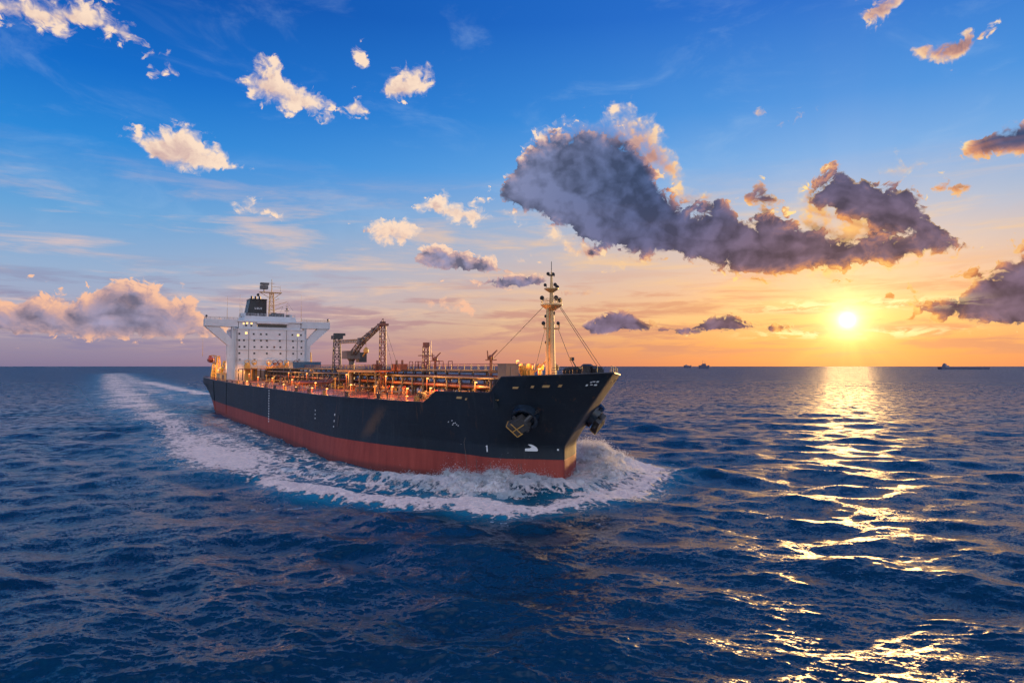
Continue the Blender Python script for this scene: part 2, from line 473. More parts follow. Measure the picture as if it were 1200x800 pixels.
HB_WL = pchip([0, .15, .5, 1.5, 3, 5, 6.5, 8, 10, 15.7, 21, 29, 37, 48, 62, 85, 210, 240, 262, 280, 292, 300, 306], [0, .34, .78, 1.95, 3.65, 5.95, 7.5, 8.7, 9.7, 11.1, 12.6, 15.6, 18.6, 21.8, 24, 24.2, 24.2, 23.8, 22.6, 20, 16.5, 12.5, 9])
def rake(z):
    return 13.8 * np.clip((z - 7.6) / 13.3, 0, 2) ** 1.04
def sstep(x):
    x = np.clip(x, 0, 1); return x * x * (3 - 2 * x)
def hull_pt(u, z):
    """starboard is y<0; returns X, half breadth"""
    w = np.clip(z / 20.9, 0, 1)
    wf = np.clip((z - 5.0) / 15.9, 0, 1) ** 1.15
    wa = np.clip(z / 13.0, 0, 1) ** 0.9
    k = sstep(u / 70.0)
    wgt = wf * (1 - k) + wa * k
    X = rake(z) * (1 - k) - u
    # counter of the stern leans aft
    X = X - 0.0
    y = HB_WL(u) * (1 - wgt) + HB_DECK(u) * wgt
    return X, y
SHEER = pchip([0, 13.4, 14.2, 27.5, 29.8, 40, 180, 306], [20.9, 20.0, 17.3, 17.1, 14.85, 14.8, 14.9, 16.2])
def ztop(u):
    u = np.asarray(u, float)
    return np.interp(u, [0, 6, 13.2, 14.4, 27.5, 29.8, 40, 180, 250, 306], [20.9, 20.5, 20.1, 17.3, 17.1, 14.85, 14.8, 14.9, 15.4, 16.2])
def to_world(X, Y):
    return STEM[0] + X * HEAD[0] + Y * PORT[0], STEM[1] + X * HEAD[1] + Y * PORT[1]

# waterline outline in the world, both sides
_u = np.concatenate([np.linspace(0, 12, 25), np.linspace(14, 306, 60)])
_Xw, _Yw = hull_pt(_u, np.zeros_like(_u))
WL_S = np.stack(to_world(_Xw, -_Yw), 1)
WL_P = np.stack(to_world(_Xw, _Yw), 1)

def seg_dist(P, line, vals=None):
    """distance of points to a polyline and interpolated values along it"""
    best = np.full(len(P), 1e9); val = np.zeros((len(P), 0 if vals is None else vals.shape[1]))
    for i in range(len(line) - 1):
        a, b = line[i], line[i + 1]
        ab = b - a; L2 = (ab ** 2).sum() + 1e-9
        t = np.clip(((P - a) @ ab) / L2, 0, 1)
        d = np.linalg.norm(P - (a + t[:, None] * ab), axis=1)
        k = d < best
        best[k] = d[k]
        if vals is not None:
            val[k] = vals[i] * (1 - t[k])[:, None] + vals[i + 1] * t[k][:, None]
    return best, val

def ground(px, py):
    D = CAM_H * F / (py - 429.0)
    return np.array([(px - 600.0) / F * D, D])

# ------------------------------------------------------------------ water surface
# foam brushes laid on the sea plane: (points, half width m, strength, aerated blue)
BR = [
    ([(600,597),(560,592),(510,588),(470,586),(430,583),(400,580),(375,577),(350,572),(325,566),(306,558)], [3.5,3.6,3.4,3.2,3,3,3.4,3.6,3.2,1.5], [1.0,1.0,.95,.9,.85,.9,1.05,1.1,1.0,.6], [.7]*10),
    ([(330,560),(300,551),(275,541),(250,531),(228,520),(212,508),(196,498)], [4,7,9,10,9,7,5], [.62,.72,.86,.92,.84,.62,.45], [.5]*7),
    ([(215,504),(185,488),(160,474),(146,460),(138,448),(130,438)], [6,10,13,16,20,30], [.5,.62,.7,.7,.66,.5], [.6,.8,.9,.9,.9,.8]),
    ([(560,575),(500,567),(440,557),(390,546),(350,532),(310,516),(280,503),(255,491)], [4,4.5,5,5,5,5,5,5], [.55,.55,.55,.5,.48,.44,.4,.4], [.8]*8),
    ([(470,576),(400,566),(350,552),(310,537),(270,520),(235,502)], [5,6,7,8,9,9], [.42,.44,.5,.56,.6,.5], [.8]*6),
    ([(165,486),(200,486),(222,484)], [4,4,3], [.95,1.0,.6], [.9]*3),
    ([(172,492),(205,494),(222,496)], [2,2,1.5], [.9,.9,.5], [.5]*3),
    ([(246,474),(215,468),(185,459),(160,450),(145,442),(136,436)], [10,14,18,24,30,40], [.30, .30, .40, .50, .5, .45], [1.6, 1.7, 1.5, 1.2, 1.0, .8]),
    ([(242,462),(205,455),(170,447)], [8,10,14], [.9,.85,.7], [1.0]*3),
    ([(600,597),(640,596),(690,586),(730,578),(764,560)], [3,3.5,4,4.5,4], [.7,.72,.8,.9,.7], [.6]*5),
    ([(700,562),(728,548),(750,552),(766,560)], [7,8,7,4], [1.1,1.1,1.0,.7], [.6]*4),
]
def foam_at(P):
    foam = np.zeros(len(P)); aqua = np.zeros(len(P))
    for pts, w, s, a in BR:
        line = np.array([ground(*p) for p in pts])
        vals = np.stack([w, s, a], 1).astype(float)
        lo, hi = line.min(0) - 80, line.max(0) + 80
        k = np.where(((P > lo) & (P < hi)).all(1))[0]
        if not len(k): continue
        d, v = seg_dist(P[k], line, vals)
        g = np.exp(-(d / np.maximum(v[:, 0], .5)) ** 2 * 0.9) * 1.22
        foam[k] = np.maximum(foam[k], g * v[:, 1])
        ga = np.exp(-(d / (v[:, 0] * 1.5)) ** 2)
        aqua[k] = np.maximum(aqua[k], ga * v[:, 2] * np.minimum(v[:, 1], 1))
    return foam, aqua

def bow_height(P):
    """smooth height of the water thrown up round the bow"""
    h = np.zeros(len(P))
    uu = _u
    for side, line in ((0, WL_S), (1, WL_P)):
        n = 55
        vals = np.stack([uu[:n]], 1)
        d, v = seg_dist(P, line[:n], vals)
        u = v[:, 0]
        if side == 0:
            H = np.interp(u, [0, 4, 9, 16, 26, 40, 55, 70], [2.2, 3.3, 3.4, 2.5, 1.7, 1.2, .6, 0])
            c = np.interp(u, [0, 4, 9, 16, 26, 40, 70], [2.6, 4.2, 7.0, 9.5, 11.5, 14.0, 20])
            w = np.interp(u, [0, 4, 9, 16, 40], [4.0, 5.0, 5.2, 4.4, 3.0])
        else:
            H = np.interp(u, [0, 4, 10, 20, 32, 45, 60], [1.6, 2.2, 3.4, 4.0, 3.6, 1.8, 0])
            c = np.interp(u, [0, 4, 10, 20, 32, 60], [2.6, 3.6, 6.0, 9.0, 11.5, 17])
            w = np.interp(u, [0, 4, 10, 20, 40], [4.0, 5.5, 7.0, 8.0, 6.0])
        inner = np.where(d < c, w * 1.5, w)
        h = np.maximum(h, H * np.exp(-((d - c) / inner) ** 2))
    return h

# waves: many small directional components
NW = 110
lam = np.exp(RNG.uniform(math.log(0.7), math.log(34.0), NW))
wdir = RNG.normal(R(-100), R(36), NW)
amp = 0.0052 * lam ** 0.96 * RNG.uniform(.6, 1.3, NW) * np.interp(lam, [.7, 3, 5, 9, 34], [1.4, 1.3, 1.1, 1.3, 1.3])
ph = RNG.uniform(0, 2 * math.pi, NW)
def waves(P, spacing):
    z = np.zeros(len(P)); dx = np.zeros(len(P)); dy = np.zeros(len(P))
    for i in range(NW):
        k = 2 * math.pi / lam[i]
        fade = sstep((lam[i] / spacing - 2.0) / 2.5)
        act = fade > 0
        if not act.any(): continue
        kx, ky = k * math.cos(wdir[i]), k * math.sin(wdir[i])
        a = kx * P[act, 0] + ky * P[act, 1] + ph[i]
        A = amp[i] * fade[act]
        s, c = np.sin(a), np.cos(a)
        z[act] += A * s
        dx[act] += A * 0.75 * c * math.cos(wdir[i]); dy[act] += A * 0.75 * c * math.sin(wdir[i])
    g = 0.72 + 0.55 * perlin(np.stack([P[:, 0] / 38, P[:, 1] / 38, np.zeros(len(P))], 1)) + 0.35 * perlin(np.stack([P[:, 0] / 13, P[:, 1] / 13, np.ones(len(P))], 1))
    return z * g, dx * g, dy * g

def new_mesh(name, co, faces, mats=(), smooth=True, attrs=None, link=True, mat_idx=None):
    me = bpy.data.meshes.new(name)
    co = np.asarray(co, np.float32); faces = np.asarray(faces, np.int32)
    nf, k = faces.shape
    me.vertices.add(len(co)); me.vertices.foreach_set('co', co.ravel())
    me.loops.add(nf * k); me.loops.foreach_set('vertex_index', faces.ravel())
    me.polygons.add(nf); me.polygons.foreach_set('loop_start', np.arange(nf, dtype=np.int32) * k)
    me.polygons.foreach_set('use_smooth', np.full(nf, smooth, dtype=bool))
    for m_ in mats: me.materials.append(m_)
    if mat_idx is not None: me.polygons.foreach_set('material_index', np.asarray(mat_idx, np.int32))
    for k_, v in (attrs or {}).items():
        a = me.attributes.new(k_, 'FLOAT', 'POINT'); a.data.foreach_set('value', np.asarray(v, np.float32))
    me.update(); me.validate()
    ob = bpy.data.objects.new(name, me)
    if link: COL.objects.link(ob)
    return ob

def grid_faces(nr, nc, wrap=False):
    i = np.arange(nr - 1)[:, None] * nc; j = np.arange(nc - (0 if wrap else 1))[None, :]
    j2 = (j + 1) % nc
    return np.stack([i + j, i + j2, i + nc + j2, i + nc + j], -1).reshape(-1, 4)

def new_mat(name):
    m = bpy.data.materials.new(name); m.use_nodes = True
    t = m.node_tree; t.nodes.clear()
    T = NT(t)
    out = T.new('ShaderNodeOutputMaterial'); p = T.new('ShaderNodeBsdfPrincipled')
    t.links.new(p.outputs[0], out.inputs[0])
    return m, T, p

def water_material():
    m, T, p = new_mat('sea_water')
    geo = T.new('ShaderNodeNewGeometry')
    pos = geo.outputs['Position']
    dist = T.vm('LENGTH', T.vm('SUBTRACT', pos, (0, 0, 0)))
    fo = T.new('ShaderNodeAttribute', attribute_name='foam').outputs['Fac']
    aq = T.new('ShaderNodeAttribute', attribute_name='aqua').outputs['Fac']
    # capillary and chop slopes too small for the mesh
    sl1 = T.vm('SUBTRACT', T.noise(T.vm('MULTIPLY', pos, (1, 1.25, 1)), 0.30, 4.0, 0.62, out='Color'), (.5, .5, .5))
    sl2 = T.vm('SUBTRACT', T.noise(T.vm('MULTIPLY', pos, (1, 1.4, 1)), 2.6, 4.0, 0.66, 0.3, out='Color'), (.5, .5, .5))
    gust = T.noise(pos, 0.022, 4.0, 0.6)
    k1 = T.mul(T.lstep(dist, 60, 600, 0.70, 3.2), T.lstep(gust, .34, .66, .6, 1.35))
    k2 = T.mul(T.lstep(dist, 60, 700, 1.35, 3.2), T.lstep(gust, .34, .66, .55, 1.35))
    slope = T.vm('ADD', T.vm('SCALE', sl1, scale=k1), T.vm('SCALE', sl2, scale=k2))
    slope = T.vm('MULTIPLY', slope, (1, 1, 0))
    # wind waves are steeper on the side the wind drives them to
    slope = T.vm('ADD', slope, T.xyz(0.0, T.lstep(dist, 90, 800, 0.0, -0.24), 0.0))
    nrm = T.vm('NORMALIZE', T.vm('ADD', geo.outputs['Normal'], slope))
    # foam cover broken up by noise
    fp = T.vm('MULTIPLY', pos, (1, 1, 0.4))
    f1 = T.noise(fp, 0.28, 6.0, 0.66, 0.6)
    f2 = T.noise(fp, 1.3, 5.0, 0.65, 0.3)
    def lace(scale, warp, width):
        n = T.new('ShaderNodeTexVoronoi', voronoi_dimensions='2D', feature='DISTANCE_TO_EDGE')
        wv = T.vm('ADD', fp, T.vm('SCALE', T.vm('SUBTRACT', T.noise(fp, scale * .9, 3, out='Color'), (.5, .5, .5)), scale=warp))
        T.put(n.inputs['Vector'], wv); n.inputs['Scale'].default_value = scale
        return T.sstep(n.outputs['Distance'], width, 0.0)
    lc = T.add(T.mul(lace(0.30, 4.5, .30), .6), T.mul(lace(0.9, 1.6, .30), .4))
    v_ = T.add(fo, T.mul(T.sub(.5, f1), 1.25))
    v_ = T.add(v_, T.mul(T.sub(.5, f2), .75))
    v_ = T.add(v_, T.mul(T.sub(lc, .42), .62))
    f0 = T.noise(T.vm('MULTIPLY', pos, (.8, .45, 1)), 0.075, 4.0, 0.62, 0.5)
    v_ = T.add(v_, T.mul(T.sub(.5, f0), T.lstep(dist, 120, 400, .5, 2.3)))
    fm = T.mul(T.sstep(v_, 0.50, 0.80), T.sstep(fo, 0.03, 0.22))
    # rare small whitecaps on the crests
    sp_ = T.new('ShaderNodeSeparateXYZ'); T.put(sp_.inputs[0], pos)
    deep = T.mix(T.lstep(T.noise(pos, 0.02, 2.0), .3, .7), (0.0010, 0.023, 0.049), (0.0020, 0.038, 0.076))
    wcol = T.mix(T.m('MINIMUM', T.mul(aq, 0.85), 1.0), deep, (0.030, 0.40, 0.58))
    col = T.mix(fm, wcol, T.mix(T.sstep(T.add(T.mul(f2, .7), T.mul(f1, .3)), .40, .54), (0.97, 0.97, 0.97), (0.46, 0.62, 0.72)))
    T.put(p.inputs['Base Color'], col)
    T.put(p.inputs['Roughness'], T.add(T.add(T.mul(fm, 0.6), T.mul(T.m('MINIMUM', aq, 1.0), 0.22)), T.lstep(dist, 60, 1500, 0.20, 0.30)))
    p.inputs['IOR'].default_value = 1.333
    # foam relief
    bmp = T.new('ShaderNodeBump'); bmp.inputs['Strength'].default_value = 0.9; bmp.inputs['Distance'].default_value = 1.2
    T.put(bmp.inputs['Height'], T.mul(fm, T.add(f2, f1))); T.put(bmp.inputs['Normal'], nrm)
    T.put(p.inputs['Normal'], bmp.outputs[0])
    # foam lets the low sun shine through
    tr = T.new('ShaderNodeBsdfTranslucent'); T.put(tr.inputs['Color'], (0.95, 0.94, 0.92)); T.put(tr.inputs['Normal'], bmp.outputs[0])
    ms = T.new('ShaderNodeMixShader'); T.put(ms.inputs[0], T.mul(fm, 0.5))
    out = [n for n in m.node_tree.nodes if n.type == 'OUTPUT_MATERIAL'][0]
    T.t.links.new(p.outputs[0], ms.inputs[1]); T.t.links.new(tr.outputs[0], ms.inputs[2]); T.t.links.new(ms.outputs[0], out.inputs[0])
    return m
M_WATER = water_material()

def build_water():
    ks = np.concatenate([np.arange(470, 6.0, -0.9), np.arange(6.0, 1.0, -0.5), [0.8, .6, .45, .3, .2]])
    r = np.concatenate([[0.5, 6, 12, 18, 24, 30, 34], CAM_H * F / ks])
    a = np.concatenate([np.linspace(-R(41), R(41), 1120), np.linspace(R(44), 2 * math.pi - R(44), 70)])
    nr, nc = len(r), len(a)
    rr, aa = np.meshgrid(r, a, indexing='ij')
    P = np.stack([rr.ravel() * np.sin(aa.ravel()), rr.ravel() * np.cos(aa.ravel())], 1)
    dr = np.gradient(r); sp = np.maximum(dr[:, None] * 0.8, rr * R(82) / 1120).ravel()
    front = (np.abs(((aa + math.pi) % (2 * math.pi)) - math.pi) < R(42)).ravel()
    sp = np.where(front, sp, 30.0)
    z, dx, dy = waves(P, sp)
    foam = np.zeros(len(P)); aqua = np.zeros(len(P)); hb = np.zeros(len(P))
    k = np.where((rr.ravel() < 2600) & front)[0]
    foam[k], aqua[k] = foam_at(P[k])
    kb = np.where((np.abs(P[:, 0]) < 90) & (P[:, 1] > 90) & (P[:, 1] < 200) & front)[0]
    hb[kb] = bow_height(P[kb])
    foam = np.maximum(foam, np.clip(hb / 2.3, 0, .95))
    # crests of foam stand up a little
    lump = np.zeros(len(P)); kk = np.where(foam > .05)[0]
    lump[kk] = fbm(np.stack([P[kk, 0] / 2.6, P[kk, 1] / 2.6, np.zeros(len(kk))], 1), 4, .55)
    z = z * (1 - 0.35 * np.clip(foam, 0, 1)) + hb * 0.8 + np.clip(foam - .3, 0, 1) * (0.55 + 0.8 * lump)
    # keep the water out of the hull
    co = np.stack([P[:, 0] + dx, P[:, 1] + dy, z], 1)
    ob = new_mesh('sea_water', co, grid_faces(nr, nc, True), [M_WATER], True, {'foam': foam, 'aqua': aqua})
    ob['kind'] = 'structure'
    return ob
build_water()

# ------------------------------------------------------------------ materials
def simple_mat(name, col, rough=0.5, metal=0.0, var=0.25, nscale=1.2, bump=0.0, spec=0.5, rust=0.0):
    m, T, p = new_mat(name)
    tco = T.new('ShaderNodeTexCoord').outputs['Object']
    n = T.noise(tco, nscale, 5.0, 0.6)
    c = T.mix(T.lstep(n, .3, .7), tuple(v * (1 - var) for v in col), tuple(min(1, v * (1 + var)) for v in col))
    if rust:
        n2 = T.noise(T.vm('MULTIPLY', tco, (1, 1, .35)), nscale * 1.7, 6.0, 0.65)
        c = T.mix(T.mul(T.sstep(n2, .60, .72), rust), c, (0.17, 0.06, 0.025))
    T.put(p.inputs['Base Color'], c)
    T.put(p.inputs['Roughness'], T.lstep(n, .3, .7, max(.02, rough - .08), min(1, rough + .08)))
    p.inputs['Metallic'].default_value = metal
    p.inputs['Specular IOR Level'].default_value = spec
    if bump:
        b = T.new('ShaderNodeBump'); b.inputs['Strength'].default_value = bump; b.inputs['Distance'].default_value = .05
        T.put(b.inputs['Height'], n); T.put(p.inputs['Normal'], b.outputs[0])
    return m

def hull_material():
    m, T, p = new_mat('hull_paint')
    tco = T.new('ShaderNodeTexCoord').outputs['Object']
    s = T.new('ShaderNodeSeparateXYZ'); T.put(s.inputs[0], tco)
    z = s.outputs[2]
    big = T.noise(tco, 0.10, 4.0, 0.6)
    streak = T.noise(T.vm('MULTIPLY', tco, (1, 1, 0.10)), 0.55, 6.0, 0.62)
    fine = T.noise(tco, 1.6, 5.0, 0.6)
    navy = T.mix(T.lstep(big, .3, .7), (0.0016, 0.0065, 0.0125), (0.0034, 0.0145, 0.027))
    navy = T.mix(T.mul(T.sstep(streak, .54, .72), .5), navy, (0.026, 0.036, 0.042))
    red = T.mix(T.lstep(streak, .35, .68), (0.25, 0.028, 0.017), (0.37, 0.056, 0.034))
    red = T.mix(T.mul(T.sstep(fine, .55, .7), .4), red, (0.19, 0.045, 0.032))
    # darker slime at the very bottom of the boot top
    red = T.mix(T.mul(T.sstep(T.add(z, T.mul(fine, 1.2)), 2.4, 1.2), .55), red, (0.05, 0.016, 0.014))
    edge = T.sstep(T.add(z, T.mul(T.sub(fine, .5), .10)), 5.36, 5.44)
    col = T.mix(edge, red, navy)
    # rust runs under the deck edge and scuffs
    rn = T.noise(T.vm('MULTIPLY', tco, (1, 1, .06)), 0.9, 4.0, 0.6)
    col = T.mix(T.mul(T.mul(T.sstep(rn, .60, .74), T.sstep(z, 6, 14.5)), .6), col, (0.13, 0.055, 0.022))
    # slanting streak of reflected golden light, painted into the starboard shell colour
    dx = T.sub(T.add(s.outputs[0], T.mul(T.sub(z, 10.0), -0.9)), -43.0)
    gleam = T.mul(T.sstep(T.m('ABSOLUTE', T.add(dx, T.mul(T.sub(fine, .5), 4.0))), 3.2, .4), T.mul(T.sstep(z, 5.5, 8.5), T.sstep(z, 14.6, 11.0)))
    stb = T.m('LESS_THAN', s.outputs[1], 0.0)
    col = T.mix(T.mul(T.mul(gleam, stb), .55), col, (0.125, 0.062, 0.028))
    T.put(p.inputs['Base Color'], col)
    T.put(p.inputs['Roughness'], T.add(T.lstep(fine, .3, .7, .54, .64), T.mul(T.sub(1.0, edge), .02)))
    p.inputs['IOR'].default_value = 1.48
    # shell plating: shallow seams and slight unevenness
    br = T.new('ShaderNodeTexBrick'); br.offset = 0.5
    T.put(br.inputs['Vector'], T.xyz(s.outputs[0], z, 0.0))
    br.inputs['Scale'].default_value = 1.0; br.inputs['Brick Width'].default_value = 9.0; br.inputs['Row Height'].default_value = 2.6
    br.inputs['Mortar Size'].default_value = 0.035; br.inputs['Mortar Smooth'].default_value = 0.6
    hgt = T.add(T.mul(T.noise(tco, 0.22, 2.0, 0.4), 0.10), T.mul(br.outputs['Fac'], 0.028))
    b = T.new('ShaderNodeBump'); b.inputs['Strength'].default_value = .6; b.inputs['Distance'].default_value = 1.0
    T.put(b.inputs['Height'], hgt); T.put(p.inputs['Normal'], b.outputs[0])
    return m

def emit_mat(name, col, strength):
    m, T, p = new_mat(name)
    p.inputs['Base Color'].default_value = (*col, 1)
    p.inputs['Emission Color'].default_value = (*col, 1)
    p.inputs['Emission Strength'].default_value = strength
    return m

M = {
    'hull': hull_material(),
    'deck': simple_mat('deck_paint', (0.30, 0.085, 0.042), .30, var=.35, nscale=.35, bump=.25, rust=.4),
    'white': simple_mat('white_paint', (0.55, 0.55, 0.555), .42, var=.09, nscale=.3, rust=.30),
    'cream': simple_mat('cream_paint', (0.66, 0.38, 0.14), .40, var=.1, nscale=.5, rust=.35),
    'grey': simple_mat('grey_steel', (0.12, 0.10, 0.09), .48, var=.25, rust=.4),
    'dark': simple_mat('dark_steel', (0.030, 0.028, 0.028), .42, var=.35, rust=.3),
    'brown': simple_mat('brown_pipe_paint', (0.16, 0.050, 0.026), .40, var=.35, rust=.5),
    'ochre': simple_mat('ochre_paint', (0.55, 0.30, 0.065), .40, var=.2, rust=.3),
    'yellow': simple_mat('warm_lit_yellow', (0.70, 0.42, 0.07), .40, var=.12),  # yellow stands in for warm light falling on pale gear
    'shell': simple_mat('gloss_navy_paint', (0.012, 0.022, 0.036), .16, var=.3),
    'iron': simple_mat('anchor_iron', (0.055, 0.052, 0.050), .34, var=.3, rust=.3),
    'black': simple_mat('black_paint', (0.012, 0.013, 0.016), .38, var=.3),
    'blue': simple_mat('blue_paint', (0.030, 0.085, 0.150), .42, var=.2),
    'orange': simple_mat('orange_shell', (0.62, 0.085, 0.022), .35, var=.1),
    'glass': simple_mat('dark_glass', (0.012, 0.015, 0.02), .08, var=.1),
    'wire': simple_mat('steel_wire', (0.05, 0.045, 0.04), .5, var=.1),
    'skin': simple_mat('skin', (0.40, 0.22, 0.15), .6, var=.1),
    'cloth': simple_mat('dark_coverall', (0.022, 0.022, 0.030), .8, var=.2),
    'mark': simple_mat('white_marking', (0.78, 0.78, 0.76), .5, var=.1),
    'lit': emit_mat('lit_window', (1.0, 0.62, 0.20), 1.6),
    'lamp': emit_mat('lamp_glow', (1.0, 0.46, 0.12), 3.0),
    'far_hull': simple_mat('hazed_hull_paint', (0.075, 0.075, 0.125), .6, var=.2, nscale=.05),  # lightened blue-grey: distance haze put into the hull colour
    'far_white': simple_mat('far_house_paint', (0.20, 0.19, 0.23), .6, var=.1, nscale=.05),
}

# ------------------------------------------------------------------ mesh builder
class MB:
    def __init__(self):
        self.v, self.f = [], []
    def _add(self, vs, fs):
        o = len(self.v); self.v += [tuple(x) for x in vs]; self.f += [tuple(o + i for i in f) for f in fs]
        return self
    def box(self, x0, x1, y0, y1, z0, z1, top=1.0):
        mx, my = (x0 + x1) / 2, (y0 + y1) / 2
        vs = [(x0,y0,z0),(x1,y0,z0),(x1,y1,z0),(x0,y1,z0)]
        vs += [(mx + (x - mx) * top, my + (y - my) * top, z1) for x, y, _ in vs]
        return self._add(vs, [(3,2,1,0),(4,5,6,7),(0,1,5,4),(1,2,6,5),(2,3,7,6),(3,0,4,7)])
    def tube(self, a, b, r, r2=None, n=8, cap=True):
        a, b = Vector(a), Vector(b); r2 = r if r2 is None else r2
        d = (b - a)
        if d.length < 1e-6: return self
        q = d.to_track_quat('Z', 'Y')
        vs = []
        for c, rr in ((a, r), (b, r2)):
            for i in range(n):
                t = 2 * math.pi * i / n
                vs.append(c + q @ Vector((math.cos(t) * rr, math.sin(t) * rr, 0)))
        fs = [(i, (i + 1) % n, n + (i + 1) % n, n + i) for i in range(n)]
        if cap: fs += [tuple(range(n - 1, -1, -1)), tuple(range(n, 2 * n))]
        return self._add(vs, fs)
    def path(self, pts, r, n=6):
        for a, b in zip(pts[:-1], pts[1:]): self.tube(a, b, r, n=n)
        return self
    def prism(self, poly, axis, d0, d1):
        """polygon of 2-D points pushed along an axis; axis x: points are (y,z), y: (x,z), z: (x,y)"""
        def mk(p, d):
            return {'x': (d, p[0], p[1]), 'y': (p[0], d, p[1]), 'z': (p[0], p[1], d)}[axis]
        n = len(poly)
        vs = [mk(p, d0) for p in poly] + [mk(p, d1) for p in poly]
        fs = [(i, (i + 1) % n, n + (i + 1) % n, n + i) for i in range(n)] + [tuple(range(n - 1, -1, -1)), tuple(range(n, 2 * n))]
        return self._add(vs, fs)
    def ring(self, c, axis, R_, r, n=14, k=6):
        c = Vector(c); q = Vector(axis).to_track_quat('Z', 'Y')
        pts = [c + q @ Vector((math.cos(2*math.pi*i/n)*R_, math.sin(2*math.pi*i/n)*R_, 0)) for i in range(n + 1)]
        return self.path(pts, r, k)
    def lathe(self, c, axis, prof, n=16):
        c = Vector(c); q = Vector(axis).to_track_quat('Z', 'Y')
        vs = []
        for h, r in prof:
            for i in range(n):
                t = 2 * math.pi * i / n
                vs.append(c + q @ Vector((math.cos(t) * r, math.sin(t) * r, h)))
        fs = []
        for j in range(len(prof) - 1):
            fs += [(j*n + i, j*n + (i+1) % n, (j+1)*n + (i+1) % n, (j+1)*n + i) for i in range(n)]
        fs += [tuple(range(n - 1, -1, -1)), tuple(range((len(prof)-1)*n, len(prof)*n))]
        return self._add(vs, fs)
    def ball(self, c, r, n=10, sx=1, sy=1, sz=1):
        vs, fs = [], []
        m = max(4, n // 2)
        for j in range(m + 1):
            th = math.pi * j / m
            for i in range(n):
                t = 2 * math.pi * i / n
                vs.append((c[0] + sx*r*math.sin(th)*math.cos(t), c[1] + sy*r*math.sin(th)*math.sin(t), c[2] + sz*r*math.cos(th)))
        for j in range(m):
            fs += [(j*n + i, j*n + (i+1) % n, (j+1)*n + (i+1) % n, (j+1)*n + i) for i in range(n)]
        return self._add(vs, fs)
    def lattice(self, x, y, z0, z1, w0, w1, r, bays):
        legs = [(-1,-1),(1,-1),(1,1),(-1,1)]
        def pt(k, t):
            w = (w0 + (w1 - w0) * t) / 2
            return (x + legs[k][0] * w, y + legs[k][1] * w, z0 + (z1 - z0) * t)
        for k in range(4): self.tube(pt(k, 0), pt(k, 1), r, n=6)
        for b in range(bays):
            t0, t1 = b / bays, (b + 1) / bays
            for k in range(4):
                k2 = (k + 1) % 4
                self.tube(pt(k, t1), pt(k2, t1), r * .7, n=5)
                self.tube(pt(k, t0) if b % 2 else pt(k2, t0), pt(k2, t1) if b % 2 else pt(k, t1), r * .6, n=5)
        return self
    def mesh(self, name, mat, smooth=False):
        me = bpy.data.meshes.new(name)
        me.from_pydata([tuple(v) for v in self.v], [], self.f)
        me.materials.append(mat)
        if smooth:
            for p in me.polygons: p.use_smooth = True
            try: me.set_sharp_from_angle(angle=R(35))
            except Exception: pass
        me.update()
        return me
    def build(self, name, mat, parent=None, smooth=False):
        ob = bpy.data.objects.new(name, self.mesh(name, mat, smooth))
        COL.objects.link(ob)
        if parent is not None: ob.parent = parent
        return ob

def tag(o, label=None, cat=None, group=None, kind=None):
    if label: o['label'] = label
    if cat: o['category'] = cat
    if group: o['group'] = group
    if kind: o['kind'] = kind
    return o
def empty(name, loc, rz=0.0):
    o = bpy.data.objects.new(name, None); COL.objects.link(o)
    o.location = loc; o.rotation_euler = (0, 0, rz); o.empty_display_size = 1.0
    return o
def child_copy(o, parent, loc=None, name=None):
    c = o.copy(); COL.objects.link(c); c.parent = parent
    if loc is not None: c.location = loc
    return c

HEADING = math.atan2(HEAD[1], HEAD[0])

# ------------------------------------------------------------------ the tanker; x forward from the stem, y to port, z up from the water
ship = tag(empty('tanker_ship', (STEM[0], STEM[1], 0), HEADING),
           'huge dark blue tanker with red bottom and white bridge, ploughing through the sea in front', 'tanker ship')

def deck_y(X, z):
    """half breadth of the hull at a given X (negative aft) and height"""
    us = np.linspace(0, 306, 1500)
    Xs, ys = hull_pt(us, np.full_like(us, z))
    o = np.argsort(Xs)
    return float(np.interp(X, Xs[o], ys[o]))

